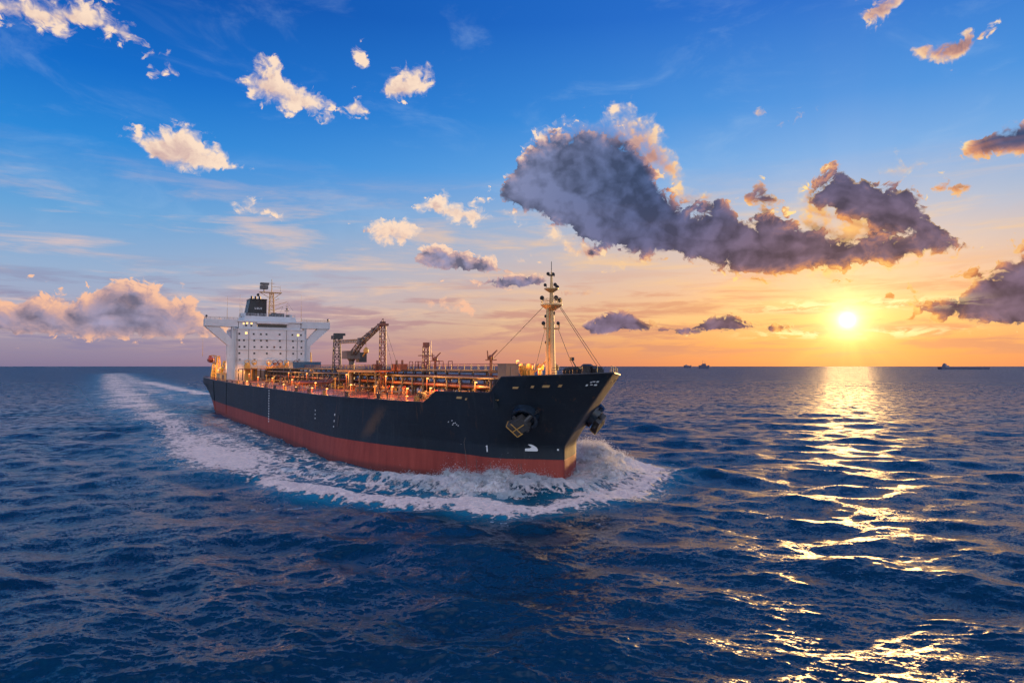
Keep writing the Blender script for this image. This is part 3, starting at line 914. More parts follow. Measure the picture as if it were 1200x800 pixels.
def build_hull():
    us = np.unique(np.concatenate([[0, .05, .1, .15, .25, .36, .5, .75, 1.1, 1.5], np.arange(2, 16, .5), [13.2, 14.4, 27.5, 29.8], np.arange(16, 60, 1.5), np.arange(60, 270, 6), np.arange(270, 306.1, 2)]))
    rows = np.concatenate([[-3, -1, 0, 1.2, 2.4, 3.6, 4.6, 5.4], np.linspace(0, 1, 27)[1:] + 100])
    nu, nr = len(us), len(rows)
    zt = ztop(us)
    Z = np.where(rows[:, None] < 50, rows[:, None], 5.4 + (rows[:, None] - 100) * (zt[None, :] - 5.4))
    U = np.broadcast_to(us, Z.shape)
    X, Y = hull_pt(U.ravel(), np.clip(Z.ravel(), 0, None))
    X = X.reshape(Z.shape); Y = Y.reshape(Z.shape)
    verts, faces = [], []
    def grid(sgn):
        o = len(verts)
        for i in range(nr):
            for j in range(nu):
                verts.append((X[i, j], sgn * Y[i, j], Z[i, j]))
        for i in range(nr - 1):
            for j in range(nu - 1):
                q = (o + i*nu + j, o + i*nu + j + 1, o + (i+1)*nu + j + 1, o + (i+1)*nu + j)
                faces.append(q if sgn > 0 else q[::-1])
        return o
    o1 = grid(-1); o2 = grid(1)
    for i in range(nr - 1):          # transom
        a, b = o1 + i*nu + nu - 1, o1 + (i+1)*nu + nu - 1
        c, d = o2 + (i+1)*nu + nu - 1, o2 + i*nu + nu - 1
        faces.append((a, d, c, b))
    me = bpy.data.meshes.new('hull'); me.from_pydata(verts, [], faces)
    bm = bmesh.new(); bm.from_mesh(me)
    bmesh.ops.remove_doubles(bm, verts=bm.verts, dist=0.004)
    bmesh.ops.recalc_face_normals(bm, faces=bm.faces)
    bm.to_mesh(me); bm.free()
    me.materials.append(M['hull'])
    for p in me.polygons: p.use_smooth = True
    me.set_sharp_from_angle(angle=R(50))
    ob = bpy.data.objects.new('hull', me); COL.objects.link(ob); ob.parent = ship
    # cap rail along the shell's upper edge
    mb = MB()
    for sgn in (-1, 1):
        pts = [(X[-1, j], sgn * Y[-1, j], zt[j] + .03) for j in range(nu)]
        mb.path(pts, .13, 5)
    mb.build('cap_rail', M['dark'], ship)
    # decks
    def deck(name, u0, u1, zf, crown, mat):
        uu = np.unique(np.concatenate([np.linspace(u0, u1, 70)]))
        vs, fs = [], []
        k = 13
        for u in uu:
            z = float(zf(u))
            x, y = hull_pt(np.array([u]), np.array([z])); x, y = float(x[0]), float(y[0]) - .05
            for t in np.linspace(-1, 1, k):
                vs.append((x, y * t, z + crown * (1 - t * t) * min(1, y / 15)))
        for i in range(len(uu) - 1):
            for j in range(k - 1):
                fs.append((i*k + j, i*k + j + 1, (i+1)*k + j + 1, (i+1)*k + j))
        me = bpy.data.meshes.new(name); me.from_pydata(vs, [], fs)
        me.materials.append(mat)
        for p in me.polygons: p.use_smooth = True
        ob = bpy.data.objects.new(name, me); COL.objects.link(ob); ob.parent = ship
    deck('main_deck', 13.8, 306, lambda u: np.interp(u, [13, 30, 180, 250, 306], [14.7, 14.65, 14.7, 15.2, 16.0]), .55, M['deck'])
    deck('forecastle_deck', .3, 13.9, lambda u: np.interp(u, [0, 6, 13.9], [20.1, 19.9, 19.6]), .15, M['deck'])
    # bulkhead at the break of the forecastle
    x, y = hull_pt(np.array([13.9]), np.array([18.0]))
    x, y = float(x[0]), float(y[0])
    MB().box(x - .2, x, -y + .1, y - .1, 14.7, 19.7).build('forecastle_bulkhead', M['hull'], ship)
build_hull()

def pos_on_hull(u, z, off=0.0):
    """a point of the starboard shell and its outward direction"""
    e = .05
    def p(uu, zz):
        x, y = hull_pt(np.array([float(uu)]), np.array([float(zz)])); return Vector((float(x[0]), -float(y[0]), zz))
    a = p(u, z); du = p(u + e, z) - p(u - e, z); dz = p(u, z + e) - p(u, z - e)
    n = dz.cross(du).normalized()
    if n.y > 0: n = -n
    return a + n * off, n, -du.normalized(), dz.normalized()

# ------------------------------------------------------------------ shell fittings
def mirror(v): return Vector((v[0], -v[1], v[2]))

def hull_patch(name, poly, u0, z0, mat, off=.02, parent=ship):
    """thin raised marking welded to the starboard shell; poly in metres (forward, up)"""
    c, n, fw, up = pos_on_hull(u0, z0)
    mb = MB()
    front = [c + fw * a + up * b + n * (off + .05) for a, b in poly]
    back = [c + fw * a + up * b - n * .06 for a, b in poly]
    k = len(poly)
    mb._add(front + back, [tuple(range(k))] + [(i, k + i, k + (i + 1) % k, (i + 1) % k) for i in range(k)])
    return mb.build(name, mat, parent)

def rect(w, h, a=0, b=0): return [(a - w/2, b - h/2), (a + w/2, b - h/2), (a + w/2, b + h/2), (a - w/2, b + h/2)]

# anchors in their round bolsters, one on each bow
def anchor(sgn, u, z):
    c, n, fw, up = pos_on_hull(u, z)
    if sgn > 0:
        c, n, fw, up = mirror(c), mirror(n), mirror(fw), mirror(up)
    tilt = (n + up * -.12).normalized()
    pk = MB().lathe(c - tilt * 1.6, tilt, [(0, 2.5), (2.0, 2.5), (2.55, 2.38), (2.62, 2.1), (2.5, 1.75), (1.9, 1.55)], 28).build('anchor_pocket', M['shell'], ship, True)
    # stock: a heavy box shaped fluke head hanging out of the pocket, framed in ochre
    ax = (-fw * .62 - up * .78).normalized() if sgn < 0 else (-fw * .35 - up * .94).normalized()
    sd = tilt.cross(ax).normalized()
    o = c + tilt * 1.1 - ax * .6
    def pt(a, b, d): return o + ax * a + sd * b + tilt * d
    mb = MB()
    a0, a1, hw0, hw1 = 0.0, 3.0, 1.25, 1.45
    vs = [pt(a0, -hw0, -.2), pt(a0, hw0, -.2), pt(a1, hw1, .1), pt(a1, -hw1, .1), pt(a0, -hw0, 1.0), pt(a0, hw0, 1.0), pt(a1, hw1, 1.35), pt(a1, -hw1, 1.35)]
    mb._add(vs, [(3,2,1,0),(4,5,6,7),(0,1,5,4),(1,2,6,5),(3,0,4,7)])
    mb._add([pt(a1 - .5, -hw1, .1), pt(a1 - .5, hw1, .1), pt(a1 - .5, hw1, 1.3), pt(a1 - .5, -hw1, 1.3)], [(0,1,2,3)])
    mb.tube(pt(-1.6, 0, -.6), pt(.2, 0, .5), .42, n=10)
    mb.tube(pt(1.2, -hw1 - .5, .5), pt(1.2, hw1 + .5, .5), .3, n=10)
    an = mb.build('anchor', M['iron'], ship)
    fr = MB(); r = .085
    q = [pt(a1, -hw1, .1), pt(a1, hw1, .1), pt(a1, hw1, 1.38), pt(a1, -hw1, 1.38)]
    fr.path(q + [q[0]], r, 6)
    fr.path([pt(a1 - 1.0, -hw1 * .98, 1.27), pt(a1 - 1.0, hw1 * .98, 1.27)], r, 6)
    fr.path([pt(a1, 0.1, 1.38), pt(a0 + .4, 0.1, 1.07)], r, 6)
    fr.path([pt(a1, hw1, 1.38), pt(a1 - 1.2, hw1, 1.24)], r, 6)
    fr.build('anchor_frame', M['ochre'], an)
    # one link run of chain into the hawse
    ch = MB()
    for i in range(5):
        ch.ring(pt(-.7 - i * .42, 0, .1 - i * .14), sd if i % 2 else tilt, .26, .075, 10, 5)
    ch.build('anchor_chain', M['dark'], an)
anchor(-1, 6.4, 13.4)
anchor(1, 6.2, 13.2)

# openings of the bulwark: bright slots and round fairleads
for u, z, w, h in ((21.0, 16.2, 1.5, .5), (19.2, 16.0, .45, .45), (12.4, 16.1, .3, .3), (11.9, 16.1, .35, .3), (9.8, 18.4, 1.1, .42), (7.6, 18.6, .5, .5), (6.05, 18.7, 1.2, .5), (4.55, 18.8, .55, .55)):
    k = hull_patch('fairlead', [(a * 1.35, b * 1.35) for a, b in rect(w, h)], u, z, M['black'], .0)
    hull_patch('fairlead_roller', rect(w, h), u, z, M['cream'], .06, k)
# openings on the port side of the stem
for u, z in ((3.2, 19.3), (5.4, 19.5), (7.0, 19.6), (8.6, 19.7)):
    c, n, fw, up = pos_on_hull(u, z)
    c, n, fw, up = mirror(c), mirror(n), mirror(fw), mirror(up)
    pl = [(-.4, -.28), (.4, -.28), (.4, .28), (-.4, .28)]
    mb = MB(); mb._add([c + fw*a + up*b + n*.05 for a, b in pl] + [c + fw*a + up*b - n*.1 for a, b in pl], [(0,1,2,3),(0,4,5,1),(1,5,6,2),(2,6,7,3),(3,7,4,0)])
    mb.build('fairlead', M['black'], ship)

# name letters at the bow, small and worn (blocks like the photograph's marks)
for i, (u, z, w, h) in enumerate(((1.75, 18.9, .3, .35), (1.5, 19.4, .3, .25), (1.3, 19.0, .4, .14), (1.25, 19.5, .45, .18), (.85, 19.5, .35, .32), (.85, 18.95, .45, .28))):
    hull_patch('bow_mark', rect(w, h), u, z, M['mark'])
# dotted tug marks further aft
for u, z in ((21.8, 11.4), (21.0, 11.7), (20.4, 11.2), (20.0, 11.3), (20.5, 10.9), (19.5, 11.0), (19.0, 10.8)):
    hull_patch('tug_mark', rect(.26, .22), u, z, M['mark'])
# bulbous bow symbol
hull_patch('bulb_mark', [(-1.15, -.62), (1.05, -.62), (1.15, -.42), (.95, .02), (.35, .42), (-.45, .72), (-.62, .55), (.02, .12), (-.35, -.12), (-1.15, -.2)], 3.6, 7.5, M['mark'], .28)
# load mark "1" beside it
hull_patch('draft_mark', [(-.12, -.6), (.12, -.6), (.12, .55), (-.02, .6), (-.3, .4), (-.22, .3), (-.12, .36)], 10.1, 7.0, M['mark'])
hull_patch('draft_mark', rect(.3, .3), .5, 7.2, M['mark'])
# white draft scale amidships
zz = 14.2
while zz > 4.2:
    hull_patch('draft_mark', rect(.8, .42), 129.0, zz, M['mark'])
    zz -= .82
for zz in (10.9, 9.9, 8.9):
    hull_patch('draft_mark', rect(.32, .32), 74, zz, M['mark'])
# pilot door and marks
hull_patch('shell_door', rect(.9, 2.6), 58.5, 9.2, M['black'])
for z in (10.6, 9.1, 7.8):
    hull_patch('draft_mark', rect(.22, .5 if z > 8 else .3), 60.6, z, M['mark'])
# weld strips and overboard discharge pipes
for u, z0, z1 in ((16.2, 2.0, 8.6), (13.0, .5, 5.0), (9.5, 1.0, 4.5), (5.2, 1.5, 4.6), (4.9, 1.5, 4.6)):
    mb = MB(); pts = [pos_on_hull(u - (z1 - z) * .10, z, .03)[0] for z in np.linspace(z0, z1, 8)]
    mb.path(pts, .05, 5).build('shell_pipe', M['grey'], ship)
for u in (216, 256):
    mb = MB(); pts = [pos_on_hull(u, z, .1)[0] for z in np.linspace(1.5, 15.0, 12)]
    mb.path(pts, .14, 6).build('shell_pipe', M['hull'], ship)

# railings
def railing(pts, h=1.1, every=2.4, r=.05, mat='grey', name='railing', parent=ship, bars=3):
    mb = MB(); pts = [Vector(p) for p in pts]
    for k in range(1, bars + 1):
        mb.path([p + Vector((0, 0, h * k / bars)) for p in pts], r * (.8 if k < bars else 1), 4)
    for a, b in zip(pts[:-1], pts[1:]):
        n = max(1, int((b - a).length / every))
        for i in range(n):
            p = a.lerp(b, i / n); mb.tube(p, p + Vector((0, 0, h)), r, n=4)
    p = pts[-1]; mb.tube(p, p + Vector((0, 0, h)), r, n=4)
    return mb.build(name, M[mat], parent)
for s in (-1, 1):
    us = np.concatenate([np.arange(30.5, 100, 5), np.arange(100, 300, 12)])
    xs, ys = hull_pt(us, np.full_like(us, 14.9))
    railing([(x, s * (y - .35), float(ztop(u))) for x, y, u in zip(xs, ys, us)], 1.25, 2.5, .055, 'brown')
us = np.arange(1.5, 13, 1.6); xs, ys = hull_pt(us, np.full_like(us, 20.3))
railing([(x, y - .5, float(ztop(u))) for x, y, u in zip(xs, ys, us)], 1.25, 1.3, .05, 'dark')
railing([(x, -(y - .5), float(ztop(u))) for x, y, u in zip(xs[:4], ys[:4], us[:4])], 1.25, 1.3, .05, 'dark')

# ------------------------------------------------------------------ pipe rack and catwalk along the centreline
RX0, RX1 = -236.0, -12.0
mb = MB()
x = RX0
while x < RX1:
    for y in (-4.6, -1.6, 1.8, 4.8):
        mb.tube((x, y, 14.9), (x, y, 20.9 if abs(y) < 4 else 19.4), .20, n=6)
    for z in (17.2, 19.2, 20.8):
        mb.box(x - .16, x + .16, -5.0, 5.2, z - .16, z + .16)
    mb.tube((x, -4.6, 15.0), (x, -1.6, 19.2), .10, n=5); mb.tube((x, 4.8, 15.0), (x, 1.8, 19.2), .10, n=5)
    x += 6.6
mb.build('pipe_rack', M['dark'], ship)
for y, z, r in ((-4.2, 17.75, .36), (-3.2, 17.75, .36), (-2.2, 17.75, .30), (2.4, 17.75, .36), (3.4, 17.75, .36), (4.3, 17.75, .30),
                (-4.0, 19.65, .28), (-3.1, 19.65, .22), (3.2, 19.65, .28), (4.2, 19.65, .22), (0.2, 19.65, .42), (-.8, 17.8, .4), (.6, 17.8, .4)):
    MB().tube((RX0, y, z), (RX1 + random.uniform(-6, 0), y, z), r, n=8).build('cargo_pipe', M['brown'] if r > .3 else M['grey'], ship, True)
cw = MB().box(RX0, RX1, -1.5, 1.6, 21.0, 21.22)
cw.box(RX0, RX1, -1.7, -1.5, 20.7, 21.32); cw.box(RX0, RX1, 1.6, 1.8, 20.7, 21.32)
cat = cw.build('catwalk', M['grey'], ship)
railing([(RX0, -1.6, 21.3), (RX1, -1.6, 21.3)], 1.15, 3.3, .06, 'brown', 'catwalk_railing', cat)
railing([(RX0, 1.7, 21.3), (RX1, 1.7, 21.3)], 1.15, 3.3, .06, 'brown', 'catwalk_railing', cat)

# cross-over pipes and the manifold amidships, tank tops, vents, valves
for k, X in enumerate((-112, -115.5, -119, -122.5, -126)):
    for s in (-1, 1):
        m_ = MB()
        m_.path([(X, s*4.5, 17.6), (X, s*8.5, 17.6), (X, s*9.5, 16.9), (X, s*18.8, 16.9)], .34, 8)
        m_.lathe((X, s*18.8, 16.9), (0, s, 0), [(-.15, .55), (.1, .55), (.1, .4), (.4, .4)], 12)
        m_.tube((X, s*12, 15.0), (X, s*12, 16.7), .14, n=5); m_.tube((X, s*17, 15.0), (X, s*17, 16.7), .14, n=5)
        m_.build('manifold_pipe', M['brown'], ship, True)
for k in range(30):
    X = -24 - k * 6.9 + random.uniform(-1.5, 1.5)
    y0 = random.choice((-1, 1)) * random.uniform(5.5, 8.5); z = random.uniform(15.5, 16.4)
    L_ = random.uniform(4, 13)
    y1 = y0 + math.copysign(random.uniform(1.5, 5.5), y0)
    MB().path([(X, y0, z), (X - L_, y0, z), (X - L_, y1, z), (X - L_, y1, 15.0)], random.uniform(.13, .26), 7).build('deck_pipe', random.choice((M['brown'], M['brown'], M['grey'], M['ochre'])), ship, True)
for k in range(34):
    X = -20 - k * 6.3 + random.uniform(-2, 2); y = -random.uniform(4.5, 11) if k % 3 else random.uniform(6, 14)
    h = random.uniform(.9, 2.0)
    v = MB().tube((X, y, 14.9), (X, y, 15.1 + h), .17, n=7).lathe((X, y, 15.0 + h * .45), (0, 0, 1), [(-.3, .2), (-.2, .42), (.2, .42), (.3, .2)], 10).build('valve', M['brown'], ship)
    MB().ring((X, y, 15.15 + h), (.2, -.6, .7), .42, .06, 12, 5).build('hand_wheel', random.choice((M['ochre'], M['orange'], M['dark'])), v)
for k in range(26):
    X = -34 - k * 7.6 + random.uniform(-2, 2); y = -random.uniform(9, 15) if k % 2 else random.uniform(7, 18)
    h = random.uniform(1.3, 3.2)
    MB().tube((X, y, 14.9), (X, y, 15 + h), .16, n=8).lathe((X, y, 15 + h), (0, 0, 1), [(-.1, .18), (.05, .36), (.4, .36), (.6, .1)], 10).build('vent_post', random.choice((M['brown'], M['grey'], M['ochre'])), ship)
for k in range(16):
    X = -42 - k * 12.4; y = random.choice((-9.5, -12.5, 9.5))
    MB().lathe((X, y, 14.8), (0, 0, 1), [(0, 1.0), (.7, 1.0), (.74, 1.12), (.86, 1.12), (.95, .9), (1.0, .2)], 18).build('tank_hatch', M['brown'], ship, True)
# pumps, reels and lockers crowding the deck beside the rack
def clutter(X, y, z=14.85):
    k = random.randrange(4)
    mb = MB()
    if k == 0:
        mb.box(X - .9, X + .9, y - .5, y + .5, z, z + .35); mb.tube((X - .8, y, z + .9), (X + .8, y, z + .9), .5, n=10); mb.tube((X, y, z + .9), (X, y, z + 2.0), .14, n=6)
    elif k == 1:
        mb.tube((X, y - .8, z + .9), (X, y + .8, z + .9), .32, n=10)
        for s in (-.8, .8): mb.lathe((X, y + s, z + .9), (0, 1, 0), [(-.06, .8), (.06, .8)], 14); mb.box(X - .3, X + .3, y + s - .08, y + s + .08, z, z + .9)
    elif k == 2:
        mb.box(X - .6, X + .6, y - .6, y + .6, z, z + random.uniform(1.0, 1.9)); mb.box(X - .68, X + .68, y - .68, y + .68, z + 1.92, z + 2.0)
    else:
        mb.tube((X - .4, y, z), (X - .4, y, z + 1.5), .12, n=6); mb.tube((X + .5, y, z), (X + .5, y, z + 1.5), .12, n=6); mb.tube((X - .7, y, z + 1.5), (X + .8, y, z + 1.5), .22, n=8); mb.tube((X, y, z + 1.5), (X, y, z + 2.1), .1, n=6)
    return mb.build(('pump', 'hose_reel', 'deck_locker', 'pipe_bend')[k], random.choice((M['dark'], M['brown'], M['brown'], M['ochre'])), ship)
for k in range(60):
    X = -26 - k * 3.4 + random.uniform(-1, 1)
    clutter(X, (-1 if random.random() < .75 else 1) * random.uniform(5.6, 8.6))
for k in range(8):
    clutter(-17.5 - k * 1.5, -random.uniform(3, 8))

# bollards and fairleads near the starboard edge
for k in range(15):
    X = -30 - k * 14.0; y = -(deck_y(X, 14.8) - 1.6)
    mb = MB().box(X - 1.1, X + 1.1, y - .35, y + .35, 14.75, 15.0)
    for d in (-.6, .6): mb.lathe((X + d, y, 14.95), (0, 0, 1), [(0, .26), (.75, .26), (.8, .34), (.95, .34), (1.0, .25)], 12)
    mb.build('bollard', M['dark'] if k % 3 else M['ochre'], ship, True)
# winches by the forward end of the open deck
def winch(X, y, z, s=1.0, mat='dark'):
    mb = MB().box(X - 1.3*s, X + 1.3*s, y - .6*s, y + .6*s, z, z + .25*s)
    mb.tube((X - 1.2*s, y, z + .95*s), (X + 1.2*s, y, z + .95*s), .38*s, n=12)
    for d in (-1.15, -.25, .25, 1.15): mb.lathe((X + d*s, y, z + .95*s), (1, 0, 0), [(-.06*s, .82*s), (.06*s, .82*s)], 18)
    mb.box(X + 1.25*s, X + 1.9*s, y - .45*s, y + .45*s, z + .2*s, z + 1.4*s)
    return mb.build('winch', M[mat], ship)
winch(-25.5, -12.6, 14.8, .8); winch(-31.5, -10.5, 14.8, .9); winch(-36, -11.6, 14.9, .9)

# ------------------------------------------------------------------ lamps on deck
lamp_mesh = lamp_glow = None
def deck_lamp(x, y, z, h, power, parent=ship):
    global lamp_mesh, lamp_glow
    post = MB().tube((x, y, z), (x, y, z + h), .07, n=6).tube((x, y, z + h), (x + .35, y, z + h + .05), .06, n=5).build('deck_lamp', M['brown'], parent)
    MB().lathe((x + .35, y, z + h + .02), (0, 0, -1), [(0, .16), (.12, .28), (.2, .28)], 10).build('lamp_head', M['lamp'], post)
    ld = bpy.data.lights.new('lamp_light', 'POINT'); ld.energy = power; ld.color = (1.0, .40, .09); ld.shadow_soft_size = .3
    lo = bpy.data.objects.new('lamp_light', ld); COL.objects.link(lo); lo.parent = post; lo.location = (x + .35, y, z + h - .55)
    return post

# ------------------------------------------------------------------ bridge superstructure
SX = -246.0
house = MB().box(SX - 26, SX, -16.3, 16.3, 15.0, 39.7)
for z in (20.0, 25.0, 30.0, 35.0): house.box(SX, SX + .05, -16.3, 16.3, z - .05, z + .05)
sup = house.build('superstructure', M['white'], ship)
brd = MB().box(SX - 22, SX - .8, -14.6, 14.4, 39.7, 43.3).box(SX - 23, SX - .3, -15.3, 15.1, 43.3, 43.9)
brd.box(SX - 20, SX - 1.6, -12.2, 12.5, 43.9, 46.4, .96)
bridge = brd.build('wheelhouse', M['white'], ship)
MB().box(SX - .8, SX + 1.2, -6.6, 8.0, 42.6, 43.6).build('bridge_visor', M['white'], bridge)
MB().box(SX - 22.5, SX + .25, -16.9, 16.9, 39.7, 40.0).build('deck_slab', M['white'], bridge)
for s, T_ in ((-1, 29.6), (1, 29.2)):
    wg = MB().prism([(s*14.8, 40.75), (s*T_, 40.95), (s*T_, 44.25), (s*14.8, 44.25)], 'x', SX - 6, SX - 1)
    wing = wg.build('bridge_wing', M['white'], ship)
    br = MB().prism([(s*T_, 41.0), (s*23.1, 40.8), (s*17.6, 35.0), (s*17.6, 30.4)], 'x', SX - 5.2, SX - 1.6)
    br.prism([(s*16.3, 40.8), (s*17.6, 40.8), (s*17.6, 34.9), (s*19.6, 32.1), (s*19.6, 15.5), (s*16.3, 15.5)], 'x', SX - 5.0, SX - 1.8)
    br.build('wing_brace', M['white'], wing)
    railing([(SX - 1.2, s*15, 44.25), (SX - 1.2, s*(T_ - .3), 44.25), (SX - 5.7, s*(T_ - .3), 44.25)], 1.0, 2.0, .05, 'grey', 'wing_railing', wing)
    MB().lathe((SX - 2, s*(T_ - .8), 44.25), (0, 0, 1), [(0, .12), (1.1, .12), (1.15, .45), (1.6, .5), (1.9, .2)], 10).build('signal_lamp', M['dark'], wing)

for z in (20.0, 25.0, 30.0, 35.0):
    MB().box(SX + .06, SX + .34, -16.6, 16.6, z - .12, z + .06).build('deck_ledge', M['white'], sup)
for y, z0, z1 in ((-10.2, 21, 39.6), (7.4, 21, 39.6), (12.6, 21, 36)):
    MB().tube((SX + .16, y, z0), (SX + .16, y, z1), .09, n=6).build('drain_pipe', M['grey'], sup)
ld_ = MB()
for y in (-16.0, -15.4): ld_.tube((SX + .5, y, 16), (SX + .5, y, 39.7), .06, n=4)
for z in np.arange(16.5, 39.5, .6): ld_.tube((SX + .5, -16.0, float(z)), (SX + .5, -15.4, float(z)), .04, n=4)
ld_.build('ladder', M['grey'], sup)
MB().box(SX - .82, SX - .72, -6.2, 7.6, 41.0, 42.3).build('window_band', M['glass'], bridge)

# windows: (y, z, lit)
w_rows = [(41.6, [(-11.4, 0), (-9.0, 0), (-5.8, 1), (-1.9, 0), (1.4, 0), (3.9, 0)]),
          (43.0, []),
          (37.5, [(-14.5, 0), (-8, 0), (-4.7, 0), (-2.1, 0), (4.1, 0), (10.2, 0), (14.4, 0)]),
          (34.4, [(-14.5, 0), (-12.4, 0), (-7.7, 0), (-4.6, 0), (-1.9, 0), (4.2, 0), (10.5, 0), (14.7, 0)]),
          (31.3, [(-14.4, 0), (-12.1, 0), (-7.6, 0), (-4.3, 0), (-1.7, 0), (1.6, 0), (4.5, 0), (10.7, 0), (14.7, 0)]),
          (28.2, [(-14.4, 0), (-7.6, 0), (-1.8, 0), (4.6, 0), (10.7, 0), (14.7, 0)]),
          (25.1, [(-14.2, 0), (-7.5, 0), (13.6, 0)])]
fr_me = MB()
for a0, a1, b0, b1 in ((-.62, .62, -.62, -.46), (-.62, .62, .46, .62), (-.62, -.46, -.46, .46), (.46, .62, -.46, .46)):
    fr_me.box(-.03, .07, a0, a1, b0, b1)
fr_me = fr_me.mesh('window', M['white'])
gl_dark = MB().box(-.03, .04, -.46, .46, -.46, .46).mesh('pane', M['glass'])
gl_lit = MB().box(-.03, .04, -.46, .46, -.46, .46).mesh('pane', M['lit'])
def window(x, y, z, lit, parent, sc=1.0):
    w = bpy.data.objects.new('window', fr_me); COL.objects.link(w); w.parent = parent; w.location = (x, y, z); w.scale = (1, sc, sc)
    return w
def add_window(x, y, z, lit, parent, sc=1.0):
    w = window(x, y, z, lit, parent, sc)
    # pane shares the window's place, one step behind its frame
    g = bpy.data.objects.new('pane', gl_lit if lit else gl_dark); COL.objects.link(g); g.parent = parent
    g.location = (x + .004, y, z); g.scale = (1, sc, sc)
for z, row in w_rows:
    for y, lit in row:
        add_window(SX - .8 if z > 40 else SX, y, z, lit, bridge if z > 40 else sup, 1.0 if z > 40 else .95)
for y, z, lit, sc in ((-12.5, 43.0 - .3, 1, .8), (-10.9, 42.95, 1, .9), (-8.9, 42.8, 1, .9)):
    add_window(SX - .8, y, z - .25, lit, bridge, sc)
for y, z in ((-11.4, 37.9), (13.0, 37.4)):
    add_window(SX, y, z, 1, sup, 1.15)

# monkey island, funnel and masts
top = MB()
for x, y, w, d, h in ((-4, -10, 1.2, 1.6, 1.5), (-5, -6.5, 1.0, 1.0, 1.2), (-3.5, -3, 1.3, 2.2, 1.7), (-4, 1.2, .8, 2.8, 1.3), (-3, 5, 1.0, 3.4, 1.6), (-5, 9, 1.2, 1.4, 1.3), (-9, 3, 2, 2, 2.2)):
    top.box(SX + x - w, SX + x + w, y - d / 2, y + d / 2, 46.4, 46.4 + h)
top.build('deck_equipment', M['dark'], bridge)
railing([(SX - 19, -11.9, 46.4), (SX - 1.9, -11.9, 46.4), (SX - 1.9, 12.2, 46.4), (SX - 19, 12.2, 46.4)], 1.1, 1.6, .05, 'white', 'roof_railing', bridge)
MB().box(SX - 14, SX - 10, -12.3, -8.3, 46.4, 48.2).box(SX - 9, SX - 7, 8.6, 11.6, 46.4, 47.9).build('vent_house', M['white'], bridge)
fun = MB().prism([(-7.0, 46.5), (3.0, 46.5), (3.0, 56.6), (-5.2, 56.6)], 'x', SX - 36, SX - 26)
fun.box(SX - 36.3, SX - 25.7, -5.4, 3.2, 56.6, 57.0)
funnel = fun.build('funnel', M['black'], ship)
MB().box(SX - 37, SX - 25.2, -9.5, 5.5, 15, 46.4).build('engine_casing', M['white'], ship)
fm = MB()                       # the worn small marks on the funnel's face
for i in range(4):
    y = -2.9 + i * .95
    fm.box(SX - 25.99, SX - 25.93, y, y + .2, 51.6, 52.6); fm.box(SX - 25.99, SX - 25.93, y + .22, y + .62, 51.6, 51.8)
    if i % 2: fm.box(SX - 25.99, SX - 25.93, y + .46, y + .64, 51.82, 52.6)
fm.box(SX - 25.99, SX - 25.93, -1.4, -1.2, 48.2, 49.6)
fm.build('funnel_mark', M['mark'], funnel)
ex = MB()
for y in (-3.6, -1.6, .4): ex.tube((SX - 31, y, 57), (SX - 31, y, 58.8), .55, n=10)
ex.build('exhaust_pipe', M['dark'], funnel)
rm = MB().lattice(SX - 16, 3.4, 46.4, 59.5, 2.6, 1.6, .16, 6)
rm.tube((SX - 16, 3.4, 58), (SX - 16, 3.4, 66.5), .28, .12, n=8)
rm.box(SX - 17.6, SX - 14.4, -2.6, 8.2, 59.4, 59.7)
rm.tube((SX - 16, 8, 59.5), (SX - 16, 3.8, 56.0), .14, n=5).tube((SX - 16, -2.4, 59.5), (SX - 16, 3.0, 56.5), .14, n=5)
for y1, z0, z1 in ((7.2, 55.4, 56.8), (11.0, 52.8, 55.2), (9.0, 50.4, 52.6)):
    rm.tube((SX - 16, 4.4, z0), (SX - 16, y1, z1), .12, n=5)
rm.tube((SX - 16, 2.0, 64.3), (SX - 16, 4.8, 64.3), .1, n=5).tube((SX - 16, 3.4, 62.7), (SX - 16, 7.4, 62.5), .1, n=5).tube((SX - 16, 7.6, 59.7), (SX - 16, 7.6, 63.0), .08, n=5)
mast2 = rm.build('radar_mast', M['cream'], ship)
MB().box(SX - 17.6, SX - 14.6, -2.2, 1.4, 61.2, 63.0).box(SX - 17.2, SX - 15, -2.2, 1.9, 63.4, 64.4).tube((SX - 16, -.4, 59.6), (SX - 16, -.4, 63.4), .25, n=8).build('radar_scanner', M['grey'], mast2)
MB().ball((SX - 16, -3.2, 58.1), .8, 12).build('radar_dome', M['dark'], mast2, True)
MB().tube((SX - 16, 11.0, 55.2), (SX - 6, 12.0, 49.8), .05, n=4).tube((SX - 16, 9, 52.6), (SX - 8, 5, 46.6), .04, n=4).build('halyard', M['wire'], mast2)
sm = MB().tube((SX - 5, 8.6, 46.4), (SX - 5, 8.6, 53.4), .14, .06, n=7).box(SX - 5.8, SX - 4.2, 7.6, 9.6, 49.5, 49.7).ball((SX - 5, 8.6, 50.6), .55, 10).box(SX - 5.2, SX - 4.8, 8.0, 9.3, 51.8, 52.0)
sm.build('signal_mast', M['grey'], ship)
for y, z0, z1, x in ((-19.6, 44.25, 55.6, -3), (-12.4, 46.4, 57.5, -12), (-11.5, 46.4, 55.5, -12), (15.4, 43.9, 58.5, -4), (-26.9, 27, 38, -30)):
    MB().tube((SX + x, y, z0), (SX + x, y, z0 + (z1 - z0) * .5), .13, .09, n=6).tube((SX + x, y, z0 + (z1 - z0) * .5), (SX + x, y, z1), .06, .03, n=5).build('whip_antenna', M['cream'], ship)

